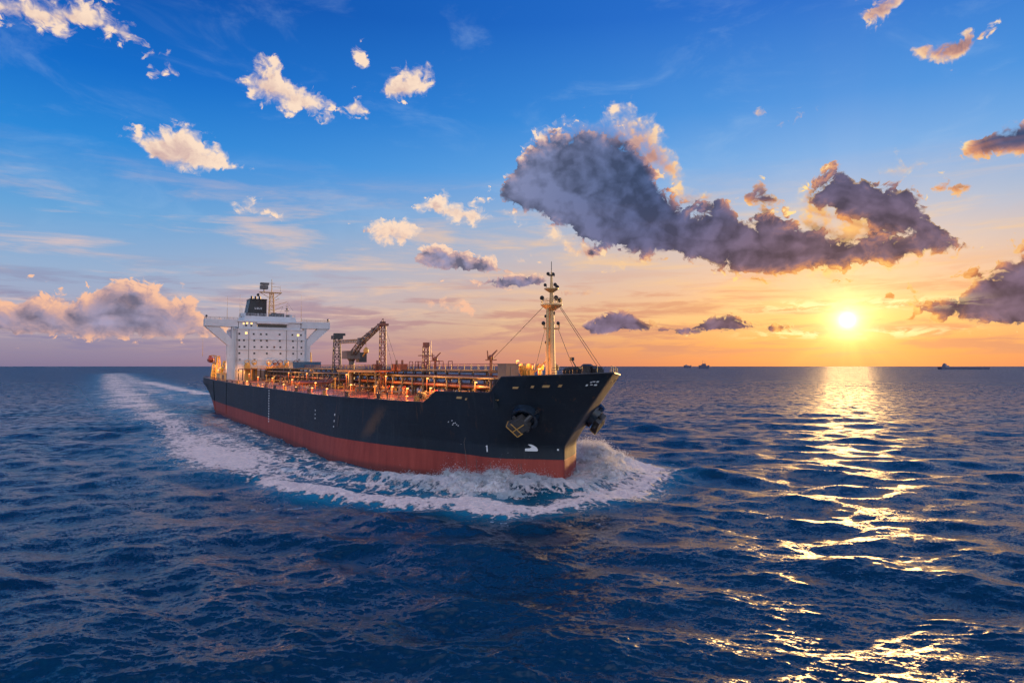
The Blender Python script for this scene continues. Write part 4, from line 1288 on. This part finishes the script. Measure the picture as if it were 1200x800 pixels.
# lower houses round the superstructure
for x0, x1, y0, y1, z0, z1, mt in ((-278, -262, -21.5, -17.0, 15.6, 20.8, 'white'), (-300, -287, -19.5, -12, 15.8, 22.5, 'white'), (-258, -248, -22.6, -19.8, 15.3, 18.6, 'cream'),
                                   (-300, -280, 8, 19, 15.8, 21, 'white'), (-262, -248, 20, 23, 15.3, 19.5, 'cream')):
    hs = MB().box(x0, x1, y0, y1, z0, z1).box(x0 - .3, x1 + .3, y0 - .3, y1 + .3, z1, z1 + .2).build('deckhouse', M[mt], ship)
    dr = MB().box(x1 + .005, x1 + .06, (y0 + y1) / 2 - .5, (y0 + y1) / 2 + .5, z0 + .4, z0 + 2.6).build('door', M['grey'], hs)
railing([(-301, -19, 22.7), (-287, -19, 22.7), (-287, -12.2, 22.7)], 1.1, 1.6, .06, 'cream', 'railing')
# gear abaft the house on both sides, warm light put into its yellow
for y, z1, x in ((21.5, 33.0, -262), (25.5 - 2, 27.5, -268), (20.5, 29.0, -252), (-21.0, 27.0, -264), (-19.5, 24.5, -256), (-22.5, 23.0, -270)):
    MB().lattice(x, y, 15.4, z1, 2.6, .8, .2, 5).build('lattice_post', M['yellow'], ship)
for x, y, z in ((-256, 22.5, 15.3), (-264, 19.0, 15.3), (-258, -21.5, 15.3), (-268, -20, 15.3), (-274, -22, 15.6)):
    MB().lathe((x, y, z), (0, 0, 1), [(0, 1.3), (3.2, 1.3), (4.2, .9), (4.6, .3)], 16).build('tank', M['yellow'], ship, True)
    MB().lathe((x + 3, y * .97, z), (0, 0, 1), [(0, .35), (4.6, .35), (4.7, .8), (5.6, .95), (6.0, .4)], 12).build('cowl_vent', M['yellow'], ship, True)
# big machinery at the foot of the bridge front
for y in (-12, -8.5, -2.2, 0.8, 3.0, 6.5, 10.5):
    X = SX + 5 + random.uniform(0, 3)
    mb = MB().box(X - 1.2, X + 1.2, y - 1.2, y + 1.2, 15, 21.0 + random.uniform(0, 2))
    mb.ring((X, y, 23.8), (1, 0, .2), 1.1, .18, 14, 6).tube((X - 1.4, y, 23.2), (X + 1.4, y, 23.2), .7, n=10)
    mb.build('mooring_machinery', M['ochre'] if random.random() < .6 else M['brown'], ship)
MB().box(SX + 2, SX + 14, -15, 15.5, 20.6, 20.9).build('machinery_platform', M['brown'], ship)
for y in np.arange(-15, 15.6, 5):
    for x in (SX + 2.4, SX + 13.4): MB().tube((x, float(y), 15), (x, float(y), 20.6), .22, n=6).build('platform_leg', M['dark'], ship)
railing([(SX + 14, -15, 20.9), (SX + 14, 15.5, 20.9)], 1.2, 1.6, .07, 'ochre')

# blue store on the rack
MB().box(-182, -175, -6.0, 5.0, 21.25, 23.6).box(-182.1, -174.9, -6.1, 5.1, 23.6, 23.75).build('blue_store', M['blue'], ship)

# ------------------------------------------------------------------ hose crane and derrick posts
cp = MB().lathe((-101.5, -6.0, 14.9), (0, 0, 1), [(0, 1.6), (.5, 1.6), (.6, .95), (8.6, .8), (9.2, 1.2), (9.8, 1.2)], 18)
cp.box(-104, -99.5, -8.2, -4.0, 24.2, 26.6)
crane = cp.build('crane', M['grey'], ship)
MB().box(-103.6, -100.6, -4.0, -1.6, 23.2, 26.2).build('crane_cab', M['dark'], crane)
def beam(mb, a, b, w0, w1, r, bays):
    a, b = Vector(a), Vector(b); d = (b - a).normalized(); s = d.cross(Vector((0, 0, 1))).normalized(); u = s.cross(d)
    def pt(k, t):
        w = (w0 + (w1 - w0) * t) / 2
        return a.lerp(b, t) + s * w * (1, 1, -1, -1)[k] + u * w * (1, -1, -1, 1)[k]
    for k in range(4): mb.tube(pt(k, 0), pt(k, 1), r, n=6)
    for i in range(bays):
        for k in range(4):
            mb.tube(pt(k, i / bays), pt((k + 1) % 4, (i + 1) / bays), r * .55, n=4); mb.tube(pt(k, i / bays), pt((k + 1) % 4, i / bays), r * .55, n=4)
    return mb
TIP = (-75.4, -6.0, 33.4)
bm_ = MB(); beam(bm_, (-101, -6, 25.5), (-92, -6, 29.2), 1.3, 1.3, .17, 4); beam(bm_, (-92.3, -6, 29.1), TIP, 1.25, .7, .15, 8)
bm_.box(-93.2, -91.4, -7.0, -5.0, 28.4, 30.2); bm_.box(-82.6, -81.6, -6.6, -5.4, 31.6, 32.6); bm_.box(-87, -86.2, -6.6, -5.4, 30.4, 31.4)
boom = bm_.build('crane_boom', M['grey'], crane)
hk = MB().tube((-88.5, -6, 30.4), (-88.5, -6, 27.4), .06, n=5).lathe((-88.5, -6, 25.6), (0, 0, 1), [(0, .3), (.4, .75), (1.2, .75), (1.8, .3)], 12).tube((-88.5, -6, 26.2), (-90.5, -6.2, 24.9), .22, n=6)
hk.build('crane_hook', M['ochre'], boom)
MB().tube(TIP, (-101, -6, 26.5), .05, n=4).tube((-77, -6, 33), (-97, -6, 25.8), .05, n=4).build('crane_wire', M['wire'], boom)
dp = MB().lattice(-75, -6.0, 14.9, 33.0, 1.5, 1.2, .12, 12)
dp.box(-76.2, -73.8, -7.2, -4.8, 32.8, 33.4).ring((-75, -6, 34.0), (0, 1, 0), .7, .1, 12, 5).box(-75.6, -74.4, -6.6, -5.4, 33.4, 34.0)
post = dp.build('derrick_post', M['brown'], ship)
MB().tube((-74, -6, 33.2), (-66, -5, 21.4), .045, n=4).tube((-74, -6.4, 33.2), (-70, -5, 21.4), .045, n=4).build('post_wire', M['wire'], post)
d2_ = MB().lattice(-130, -2.0, 15, 31.4, 2.6, 1.7, .16, 8).box(-131.6, -128.4, -3.6, -.4, 31.2, 32.4).box(-131, -129, -3, 0.6, 32.4, 33.2)
post2 = d2_.build('derrick_post', M['dark'], ship)
hb = MB(); beam(hb, (-129, -2.0, 30.2), (-93, -6.0, 29.4), 1.0, .9, .13, 14); hb.build('derrick_boom', M['grey'], post2)
MB().tube((-128.6, -2, 31.0), (-124, -2.5, 22), .06, n=4).build('post_wire', M['wire'], post2)
# platform under the crane
MB().box(-106, -72, -9.0, -2.0, 20.5, 20.9).box(-106, -72, -9.15, -9.0, 20.3, 20.96).build('crane_platform', M['brown'], ship)
for X in (-105, -96, -86, -73): MB().tube((X, -8.6, 14.9), (X, -8.6, 20.5), .22, n=6).build('platform_leg', M['dark'], ship)
railing([(-106, -9.0, 21.3), (-72, -9.0, 21.3)], 1.1, 1.7, .06, 'brown')
for X, y in ((-82, -5), (-79, -6), (-70, -4), (-66, -4)):
    MB().box(X - 1.1, X + 1.1, y - 1, y + 1, 20.9, 22.6).tube((X, y, 22.6), (X, y, 23.6), .3, n=8).build('deck_locker', M['brown'], ship)
# small towers on the catwalk line
tw = MB().lattice(-59.6, -.2, 14.9, 27.0, 1.4, 1.2, .11, 9).box(-60.2, -59.0, -.8, .5, 26.8, 28.0).box(-61, -58.2, -1.8, 1.6, 24.6, 24.8).tube((-59.6, 1.2, 24.8), (-59.6, 1.2, 28.4), .06, n=4)
tw.build('lamp_tower', M['brown'], ship)
fmn = 0
for X, y in ((-51.8, -1.2), (-22, -2.4)):
    mb = MB().tube((X, y, 15), (X, y, 24.2), .3, n=8).box(X - .8, X + .8, y - .9, y + .9, 23.2, 23.4).lathe((X, y, 23.4), (0, 0, 1), [(0, .5), (.5, .55), (.9, .3)], 10)
    mb.tube((X, y, 24.0), (X + .8, y + 1.0, 25.3), .2, .12, n=8).tube((X - .3, y - .5, 23.4), (X - .3, y - .7, 25.2), .16, .1, n=7)
    mb.build('fire_monitor', M['brown'], ship)
for X, y in ((-57, -14.5), (-48.5, -13.5), (-34, -10.5)): deck_lamp(X, y, 14.85, 2.6, 2600)  # extra lamps added to brighten the deck behind the crew
for X in (-56, -48.5, -63, -67):
    MB().path([(X - 1, -1.2, 21.2), (X - 1, -1.2, 23.2), (X + 1.2, -1.2, 23.2), (X + 1.2, -1.2, 21.2)], .09, 5).path([(X - 1, 1.2, 21.2), (X - 1, 1.2, 23.2), (X + 1.2, 1.2, 23.2), (X + 1.2, 1.2, 21.2)], .09, 5).build('pipe_gantry', M['brown'], ship)

# ------------------------------------------------------------------ forecastle
FX = -3.6
mb = MB().lathe((FX, 0, 19.7), (0, 0, 1), [(0, .80), (.3, .70), (9.0, .54), (13.6, .42), (16.5, .30), (18.6, .2), (19.8, .08)], 20)
mast = mb.build('foremast', M['cream'], ship, True)
MB().tube((FX + .3, -1.25, 19.7), (FX + .2, -1.0, 32.6), .26, n=10).build('mast_ladder_trunk', M['cream'], mast, True)
pf = MB().lathe((FX, 0, 33.1), (0, 0, 1), [(-.9, .7), (0, 2.0), (.22, 2.0)], 18)
plat = pf.build('mast_platform', M['cream'], mast)
pr = [(FX + 1.9 * math.cos(t), 1.9 * math.sin(t), 33.3) for t in np.linspace(0, 2 * math.pi, 13)]
railing(pr, .95, 1.0, .05, 'cream', 'platform_railing', plat, 2)
MB().lathe((FX, 0, 36.1), (0, 0, 1), [(-.6, .4), (0, 1.35), (.18, 1.35)], 14).build('mast_platform', M['cream'], mast)
MB().tube((FX, -1.7, 28.9), (FX, 1.7, 28.9), .16, n=8).tube((FX, -1.65, 28.9), (FX, -1.65, 29.7), .12, n=6).tube((FX, 1.65, 28.9), (FX, 1.65, 29.7), .14, n=6).build('mast_yard', M['cream'], mast)
for y, z, r in ((-1.9, 34.5, .38), (1.2, 34.7, .4), (2.05, 34.3, .42), (1.0, 37.1, .32), (1.45, 36.7, .34), (-1.2, 36.9, .28), (.6, 31.9, .3), (-1.6, 29.9, .34), (1.65, 30.0, .3), (-.55, 39.0, .3), (.55, 39.0, .3), (-1.1, 31.2, .25), (-1.0, 26.4, .25)):
    MB().tube((FX + .1, y, z - r - .25), (FX + .1, y, z), .07, n=5).lathe((FX - .3, y, z), (.8, -.5, -.25), [(-.3, r * .6), (.0, r), (.45, r * 1.1), (.5, r * .9)], 10).build('search_light', M['dark'], mast)
MB().box(FX - .4, FX + .4, -.5, .5, 38.6, 38.75).tube((FX, 0, 39.3), (FX, 0, 41.2), .06, n=5).build('mast_head', M['dark'], mast)
st = MB()
for a, b in (((FX, -1.6, 33.0), (-22, -2.5, 23.0)), ((FX + .4, 1.4, 33.0), (7.4, 2.2, 21.6)), ((FX + .4, 1.7, 33.0), (7.4, 2.9, 21.6)), ((FX, 1.5, 28.8), (1.8, 1.6, 20.3)), ((FX, -1.4, 28.8), (-6, -2.4, 20.3))):
    st.tube(a, b, .045, n=5)
st.build('mast_stay', M['wire'], mast)
# braces and gear at the mast foot
bf = MB().tube((FX - 4.4, -2.4, 19.8), (FX, -.6, 23.4), .16, n=6).tube((FX - 4.2, 1.2, 19.8), (FX, .5, 23.4), .16, n=6).box(FX - 2.4, FX + 2.2, -2.0, 2.0, 19.7, 20.2)
bf.build('mast_step', M['cream'], mast)
winch(FX + 4.0, 1.9, 20.1, 1.0); winch(FX + 2.2, 3.6, 20.1, 1.0, 'ochre'); winch(FX - 3.8, -3.0, 19.9, 1.0, 'ochre'); winch(FX + 6.6, -.8, 20.2, .85)
winch(FX + 5.4, 4.3, 20.2, .9)
MB().box(-9.5, -6.3, -8.0, -5.4, 19.7, 22.35).box(-9.6, -6.2, -8.1, -5.3, 22.35, 22.5).box(-6.28, -6.2, -7.2, -6.2, 19.9, 21.9).build('deck_locker', M['grey'], ship)
for X, y in ((4.2, 2.4), (6.3, .4)):
    MB().lathe((X, y, 20.2), (0, 0, 1), [(0, .9), (.3, .95), (1.4, .8), (1.9, .95), (2.2, .5)], 14).build('mooring_drum', M['dark'], ship, True)
MB().box(5.9, 7.9, 1.2, 2.9, 20.2, 21.5).tube((6.9, 1.0, 21.6), (6.9, 3.1, 21.6), .4, n=10).build('chain_stopper', M['dark'], ship)
MB().tube((1.4, 3.0, 20.2), (.2, 1.8, 23.2), .12, n=6).box(-.1, .5, 1.5, 2.1, 23.0, 23.6).build('davit', M['dark'], ship)
for X, y in ((-8.2, -3.4), (-9.4, -1.2), (-7.0, 3.0), (-9.8, 1.5)):
    MB().lathe((X, y, 19.6), (0, 0, 1), [(0, .4), (1.6, .4), (1.7, .75), (2.5, .85), (2.9, .3)], 12).build('cowl_vent', M['ochre'], ship, True)

# lamps that burn along the deck and round the bridge
for x, y, z, h, pw in ((SX + 3, -14, 15.2, 4.5, 350), (SX + 15, -4, 21, 3.0, 700), (SX + 15, 5, 21, 3.0, 700), (-258, 23.2, 15.3, 8, 3200), (-252, 18.5, 15.3, 6, 1800), (-262, -22.8, 15.4, 7, 2200), (-255, -17.6 - 4, 15.4, 6, 1500),
                       (-205, -17, 14.9, 4.0, 900), (-170, -20, 14.9, 3.2, 900), (-140, -21, 14.9, 3.2, 900), (-110, -21.5, 14.9, 3.2, 900), (-84, -21.5, 14.9, 2.8, 700), (-60, -19.5, 14.9, 2.8, 600), (-36, -15.0, 14.8, 2.6, 500),
                       (-180, -6.5, 14.9, 4.6, 700), (-150, -7, 14.9, 4.6, 700), (-95, -9.6, 14.9, 4.8, 800), (-70, -7, 14.9, 4.6, 600), (-45, -6.4, 14.9, 4.4, 500), (-24, -5, 14.8, 4.0, 400), (-8.5, 1, 19.7, 2.6, 250), (-9.0, -4.2, 19.7, 3.4, 1500), (-1.0, -4.6, 20.0, 1.6, 250)):  # the one aft and starboard of the foremast is added to warm it
    deck_lamp(x, y, z, h, pw * 3.0)
for k in (0, 1, 3, 4, 6, 7, 9, 11, 12):            # low lamps just inside the starboard rail
    X = -35 - k * 13.5
    deck_lamp(X + random.uniform(-3, 3), -(deck_y(X, 14.8) - random.uniform(2.6, 5)), 14.8, random.uniform(.8, 1.5), 1100)

# ------------------------------------------------------------------ things carried by the ship
def ship_world(x, y, z=0.0):
    wx, wy = to_world(x, y); return (wx, wy, z)
def lifeboat():
    t = tag(empty('lifeboat', ship_world(-289, -21.5, 25.2), HEADING), 'orange enclosed lifeboat hung at the stern left of the white bridge', 'lifeboat')
    MB().lathe((-4.2, 0, 0.2), (1, 0, 0), [(0, .2), (.5, .9), (1.6, 1.45), (4.2, 1.6), (6.6, 1.45), (7.9, .9), (8.4, .2)], 18).build('hull', M['orange'], t, True)
    MB().box(-3.0, -.6, -.8, .8, 1.2, 2.4, .8).build('cabin', M['orange'], t)
    MB().path([(-3.9, -1.35, .2), (0, -1.62, .2), (3.9, -1.2, .2)], .09, 5).build('fender', M['dark'], t)
lifeboat()
dv = MB()
for x in (-292, -286): dv.tube((x, -19.0, 16), (x, -19.2, 27.5), .25, n=7).tube((x, -19.2, 27.5), (x, -21.5, 27.7), .2, n=6).tube((x, -21.5, 27.7), (x, -21.5, 26.4), .06, n=4).tube((x, -19.1, 23.5), (x, -21.3, 24.2), .18, n=6)
dv.build('boat_davit', M['ochre'], ship)

# crew: one continuous skinned body per pose
def body_mesh(name, lean, arm_l, arm_r, leg):
    # joints: position, radius
    J = {'pelvis': ((0, 0, .98), .16), 'waist': ((lean*.12, 0, 1.15), .145), 'chest': ((lean*.28, 0, 1.40), .175), 'neck': ((lean*.38, 0, 1.56), .062), 'head0': ((lean*.42, 0, 1.66), .088), 'head1': ((lean*.45, 0, 1.76), .10), 'head2': ((lean*.45, 0, 1.84), .06)}
    E = [('pelvis','waist'),('waist','chest'),('chest','neck'),('neck','head0'),('head0','head1'),('head1','head2')]
    for s, nm, a in ((1, 'l', arm_l), (-1, 'r', arm_r)):
        J['sh'+nm] = ((lean*.28, s*.20, 1.47), .075); J['el'+nm] = ((lean*.28 + a[0]*.5, s*.28, 1.47 + a[1]*.5), .052)
        J['wr'+nm] = ((lean*.28 + a[2], s*.26, 1.47 + a[3]), .040); J['ha'+nm] = ((lean*.28 + a[2]*1.16, s*.25, 1.47 + a[3]*1.12), .046)
        E += [('chest','sh'+nm),('sh'+nm,'el'+nm),('el'+nm,'wr'+nm),('wr'+nm,'ha'+nm)]
        k = leg if s > 0 else -leg
        J['hi'+nm] = ((0, s*.10, .92), .115); J['kn'+nm] = ((k*.5 + .03, s*.11, .50), .075); J['an'+nm] = ((k, s*.12, .09), .052); J['to'+nm] = ((k + .17, s*.13, .05), .05)
        E += [('pelvis','hi'+nm),('hi'+nm,'kn'+nm),('kn'+nm,'an'+nm),('an'+nm,'to'+nm)]
    names = list(J)
    me = bpy.data.meshes.new(name)
    me.from_pydata([J[n][0] for n in names], [(names.index(a), names.index(b)) for a, b in E], [])
    ob = bpy.data.objects.new(name, me); COL.objects.link(ob)
    md = ob.modifiers.new('skin', 'SKIN'); md.use_smooth_shade = True
    for i, n in enumerate(names):
        sv = me.skin_vertices[0].data[i]; sv.radius = (J[n][1], J[n][1]); sv.use_root = (n == 'pelvis')
    sb = ob.modifiers.new('sub', 'SUBSURF'); sb.levels = 1; sb.render_levels = 1
    m, T, p = new_mat('crew_clothes')
    s = T.new('ShaderNodeSeparateXYZ'); T.put(s.inputs[0], T.new('ShaderNodeTexCoord').outputs['Object'])
    T.put(p.inputs['Base Color'], T.mix(T.m('GREATER_THAN', s.outputs[2], 1.57), (0.020, 0.020, 0.030), (0.36, 0.20, 0.13)))
    p.inputs['Roughness'].default_value = .8
    me.materials.append(m)
    return ob
def person(x, y, z, rz, lean, al, ar, leg, label):
    o = body_mesh('person', lean, al, ar, leg)
    o.location = ship_world(x, y, z); o.rotation_euler = (0, 0, HEADING + rz)
    tag(o, label, 'person', 'crew on the open deck')
    hx = lean * .45
    MB().lathe((hx, 0, 1.76), (0, 0, 1), [(0, .16), (.03, .14), (.1, .12), (.16, .06)], 12).build('helmet', M['ochre'], o, True)
    return o
DOWN = (.05, -.55, .10, -.62); REACH = (.45, -.25, .55, -.10); HIP = (-.2, -.5, .12, -.42)
person(-47.8, 1.5 - deck_y(-47.8, 14.8), 14.86, R(-100), .9, (.5, -.3, .62, -.42), (.5, -.4, .55, -.55), .22, 'crew member bending over the rail, leftmost of the crew on the open deck')
person(-44.0, 1.6 - deck_y(-44.0, 14.8), 14.86, R(20), .25, REACH, DOWN, .1, 'crew member with one arm stretched out, second from the left on the open deck')
person(-40.4, 1.5 - deck_y(-40.4, 14.8), 14.86, R(-70), .02, HIP, DOWN, .05, 'crew member standing upright with a hand on the hip on the open deck')
person(-29.0, 1.7 - deck_y(-29.0, 14.8), 14.86, R(60), .15, DOWN, DOWN, .18, 'crew member walking beside the step of the bulwark, nearest to the bow')

# ------------------------------------------------------------------ water thrown up by the bow
def foam_material():
    m, T, p = new_mat('sea_foam')
    pos = T.new('ShaderNodeNewGeometry').outputs['Position']
    n = T.noise(pos, 0.55, 6.0, .65); n2 = T.noise(pos, 2.4, 4.0, .6)
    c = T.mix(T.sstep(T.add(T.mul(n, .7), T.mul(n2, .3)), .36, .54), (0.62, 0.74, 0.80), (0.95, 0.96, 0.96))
    T.put(p.inputs['Base Color'], c)
    p.inputs['Roughness'].default_value = .65
    b = T.new('ShaderNodeBump'); b.inputs['Strength'].default_value = .3; b.inputs['Distance'].default_value = .3
    T.put(b.inputs['Height'], T.add(n2, n)); T.put(p.inputs['Normal'], b.outputs[0])
    tr = T.new('ShaderNodeBsdfTranslucent'); T.put(tr.inputs['Color'], (0.97, 0.96, 0.94)); T.put(tr.inputs['Normal'], b.outputs[0])
    ms = T.new('ShaderNodeMixShader'); ms.inputs[0].default_value = .55
    out = [n_ for n_ in m.node_tree.nodes if n_.type == 'OUTPUT_MATERIAL'][0]
    T.t.links.new(p.outputs[0], ms.inputs[1]); T.t.links.new(tr.outputs[0], ms.inputs[2])
    # aerated water: part of the light goes straight through
    th = T.new('ShaderNodeBsdfTransparent'); m2 = T.new('ShaderNodeMixShader')
    T.put(m2.inputs[0], T.sstep(T.add(T.mul(n, .6), T.mul(n2, .4)), .40, .62, .22, .50))
    T.t.links.new(ms.outputs[0], m2.inputs[1]); T.t.links.new(th.outputs[0], m2.inputs[2]); T.t.links.new(m2.outputs[0], out.inputs[0])
    return m
M_FOAM = foam_material()

def build_bow_wave():
    st = .24
    xs = np.arange(-48, 40, st); ys = np.arange(96, 178, st)
    gx, gy = np.meshgrid(xs, ys, indexing='xy')
    P = np.stack([gx.ravel(), gy.ravel()], 1)
    H = bow_height(P)
    p3 = np.stack([P[:, 0], P[:, 1], np.zeros(len(P))], 1)
    n1 = fbm(p3 / 5.5, 3, .55); n2 = fbm(p3 / 1.9 + 31, 4, .6); n3 = fbm(p3 / .75 + 77, 3, .6, True)
    n4 = 1 - 2.4 * np.abs(fbm(p3 / 1.15 + 13, 3, .55))
    z = H * (.9 + .8 * n1) + H ** .7 * (.75 * n2 + .10 * n3 + .16 * np.clip(n4, -.4, 1))
    mask = (H + 1.7 * n1 + 1.9 * n2 > 1.05)
    z = np.where(mask, z, -1.0) - .25
    # overturned, ragged crests: push sideways as well
    dx = H ** .6 * 1.1 * fbm(p3 / 1.5 + 7, 3, .6); dy = H ** .6 * 1.1 * fbm(p3 / 1.5 + 57, 3, .6) - .25 * np.clip(n4, 0, 1) * H ** .6
    nr, nc = gx.shape
    f = grid_faces(nr, nc)
    f = f[mask[f].all(1)]
    used = np.unique(f); remap = np.full(len(P), -1); remap[used] = np.arange(len(used))
    co = np.stack([P[:, 0] + dx, P[:, 1] + dy, z], 1)[used]
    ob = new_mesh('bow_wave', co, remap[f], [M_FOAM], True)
    tag(ob, 'white breaking bow wave thrown up around the stem of the big tanker', 'bow wave', kind='stuff')
    # spray: a mist of torn drops that thickens on the crests
    w = np.clip(H - .35, 0, None) ** 1.3 * mask * np.clip(.7 + 1.6 * n2 + n1, .05, None)
    cnt = 150000
    idx = RNG.choice(len(P), cnt, p=w / w.sum())
    hh = np.clip(H[idx] / 3.4, .1, 1.25)
    c = np.stack([P[idx, 0] + dx[idx] + RNG.normal(0, .42, cnt), P[idx, 1] + dy[idx] + RNG.normal(0, .42, cnt), z[idx] + RNG.exponential(.34, cnt) * hh + RNG.normal(0, .05, cnt)], 1)
    fly = RNG.random(cnt) < .05
    c[fly] += np.stack([RNG.normal(0, .8, fly.sum()), RNG.normal(0, .8, fly.sum()), RNG.exponential(.75, fly.sum())], 1) * hh[fly][:, None]
    r = RNG.uniform(.018, .055, cnt) * np.where(RNG.random(cnt) < .1, 1.7, 1) * np.where(fly, .7, 1)
    base = np.array([(1,1,1),(1,-1,-1),(-1,1,-1),(-1,-1,1)], float) * .8
    fc = np.array([(0,1,2),(0,3,1),(0,2,3),(1,3,2)])
    ang = RNG.uniform(0, 2 * np.pi, cnt); ca, sa = np.cos(ang)[:, None], np.sin(ang)[:, None]
    bx = base[None, :, 0] * ca - base[None, :, 1] * sa; by = base[None, :, 0] * sa + base[None, :, 1] * ca
    v = c[:, None, :] + np.stack([bx, by, np.broadcast_to(base[None, :, 2], bx.shape)], 2) * r[:, None, None]
    f = (np.arange(cnt) * 4)[:, None, None] + fc[None]
    sp_ = new_mesh('sea_spray', v.reshape(-1, 3), f.reshape(-1, 3), [M_FOAM], True)
    tag(sp_, 'fine white spray flying over the bow wave', 'spray', kind='stuff')
build_bow_wave()

# ------------------------------------------------------------------ ships on the horizon
def far_point(px, D): return Vector(((px - 600) / F * D, D, 0))
def far_tanker():
    D = 4700; a, b = far_point(1100.5, D), far_point(1157.5, D)
    L_ = (b - a).length
    t = tag(empty('cargo_ship', a, 0), 'long dark laden cargo ship with its bridge at the left end, on the right horizon', 'cargo ship')
    MB().prism([(0, 18), (2, 0), (4, -2), (L_ - 8, -2), (L_ - 2, 6), (L_, 17), (L_ - 18, 17), (L_ - 22, 14), (20, 14), (14, 18)], 'y', -22, 22).build('hull', M['far_hull'], t)
    MB().box(30, 54, -20, 20, 14, 28).box(30, 42, -14, 14, 28, 38).box(33, 38, -8, 8, 38, 43).build('superstructure', M['far_white'], t)
    m = MB()
    for x in (L_ * .78, L_ * .84, L_ * .92): m.tube((x, 0, 14), (x, 0, 24), .7, n=6)
    m.tube((24, 0, 18), (24, 0, 33), .5, n=6).build('deck_mast', M['far_hull'], t)
    MB().box(60, L_ - 30, -4, 4, 14, 16).build('deck_pipe', M['far_hull'], t)
far_tanker()
def far_carrier():
    D = 6200; a, b = far_point(818.8, D), far_point(830.8, D); L_ = (b - a).length
    t = tag(empty('cargo_ship', a, 0), 'small dark ship with two thin masts, right one of the pair on the horizon', 'cargo ship')
    MB().prism([(2, 30), (3, 4), (6, -2), (L_ - 8, -2), (L_ - 3, 6), (L_, 31), (L_ - 10, 31), (L_ - 14, 26), (18, 26), (14, 31)], 'y', -14, 14).build('hull', M['far_hull'], t)
    MB().box(24, L_ - 30, -12, 12, 26, 37).box(32, 60, -9, 9, 37, 46).build('superstructure', M['far_hull'], t)
    MB().tube((36, 0, 40), (36, 0, 78), 1.4, .8, n=6).tube((56, 0, 40), (54, 0, 70), 1.2, .7, n=6).build('mast', M['far_white'], t)
far_carrier()
def far_freighter():
    D = 9500; a, b = far_point(801.3, D), far_point(809.9, D); L_ = (b - a).length
    t = tag(empty('cargo_ship', a, 0), 'tiny pale freighter, left one of the pair on the horizon', 'cargo ship')
    MB().prism([(0, 34), (4, 4), (8, -2), (L_ - 8, -2), (L_, 36), (L_ - 8, 36), (L_ - 14, 26), (16, 26), (12, 34)], 'y', -14, 14).build('hull', M['far_hull'], t)
    MB().box(20, 44, -12, 12, 26, 42).box(50, 72, -10, 10, 26, 33).build('superstructure', M['far_white'], t)
    MB().tube((32, 0, 42), (32, 0, 54), 1.0, n=6).build('mast', M['far_hull'], t)
far_freighter()
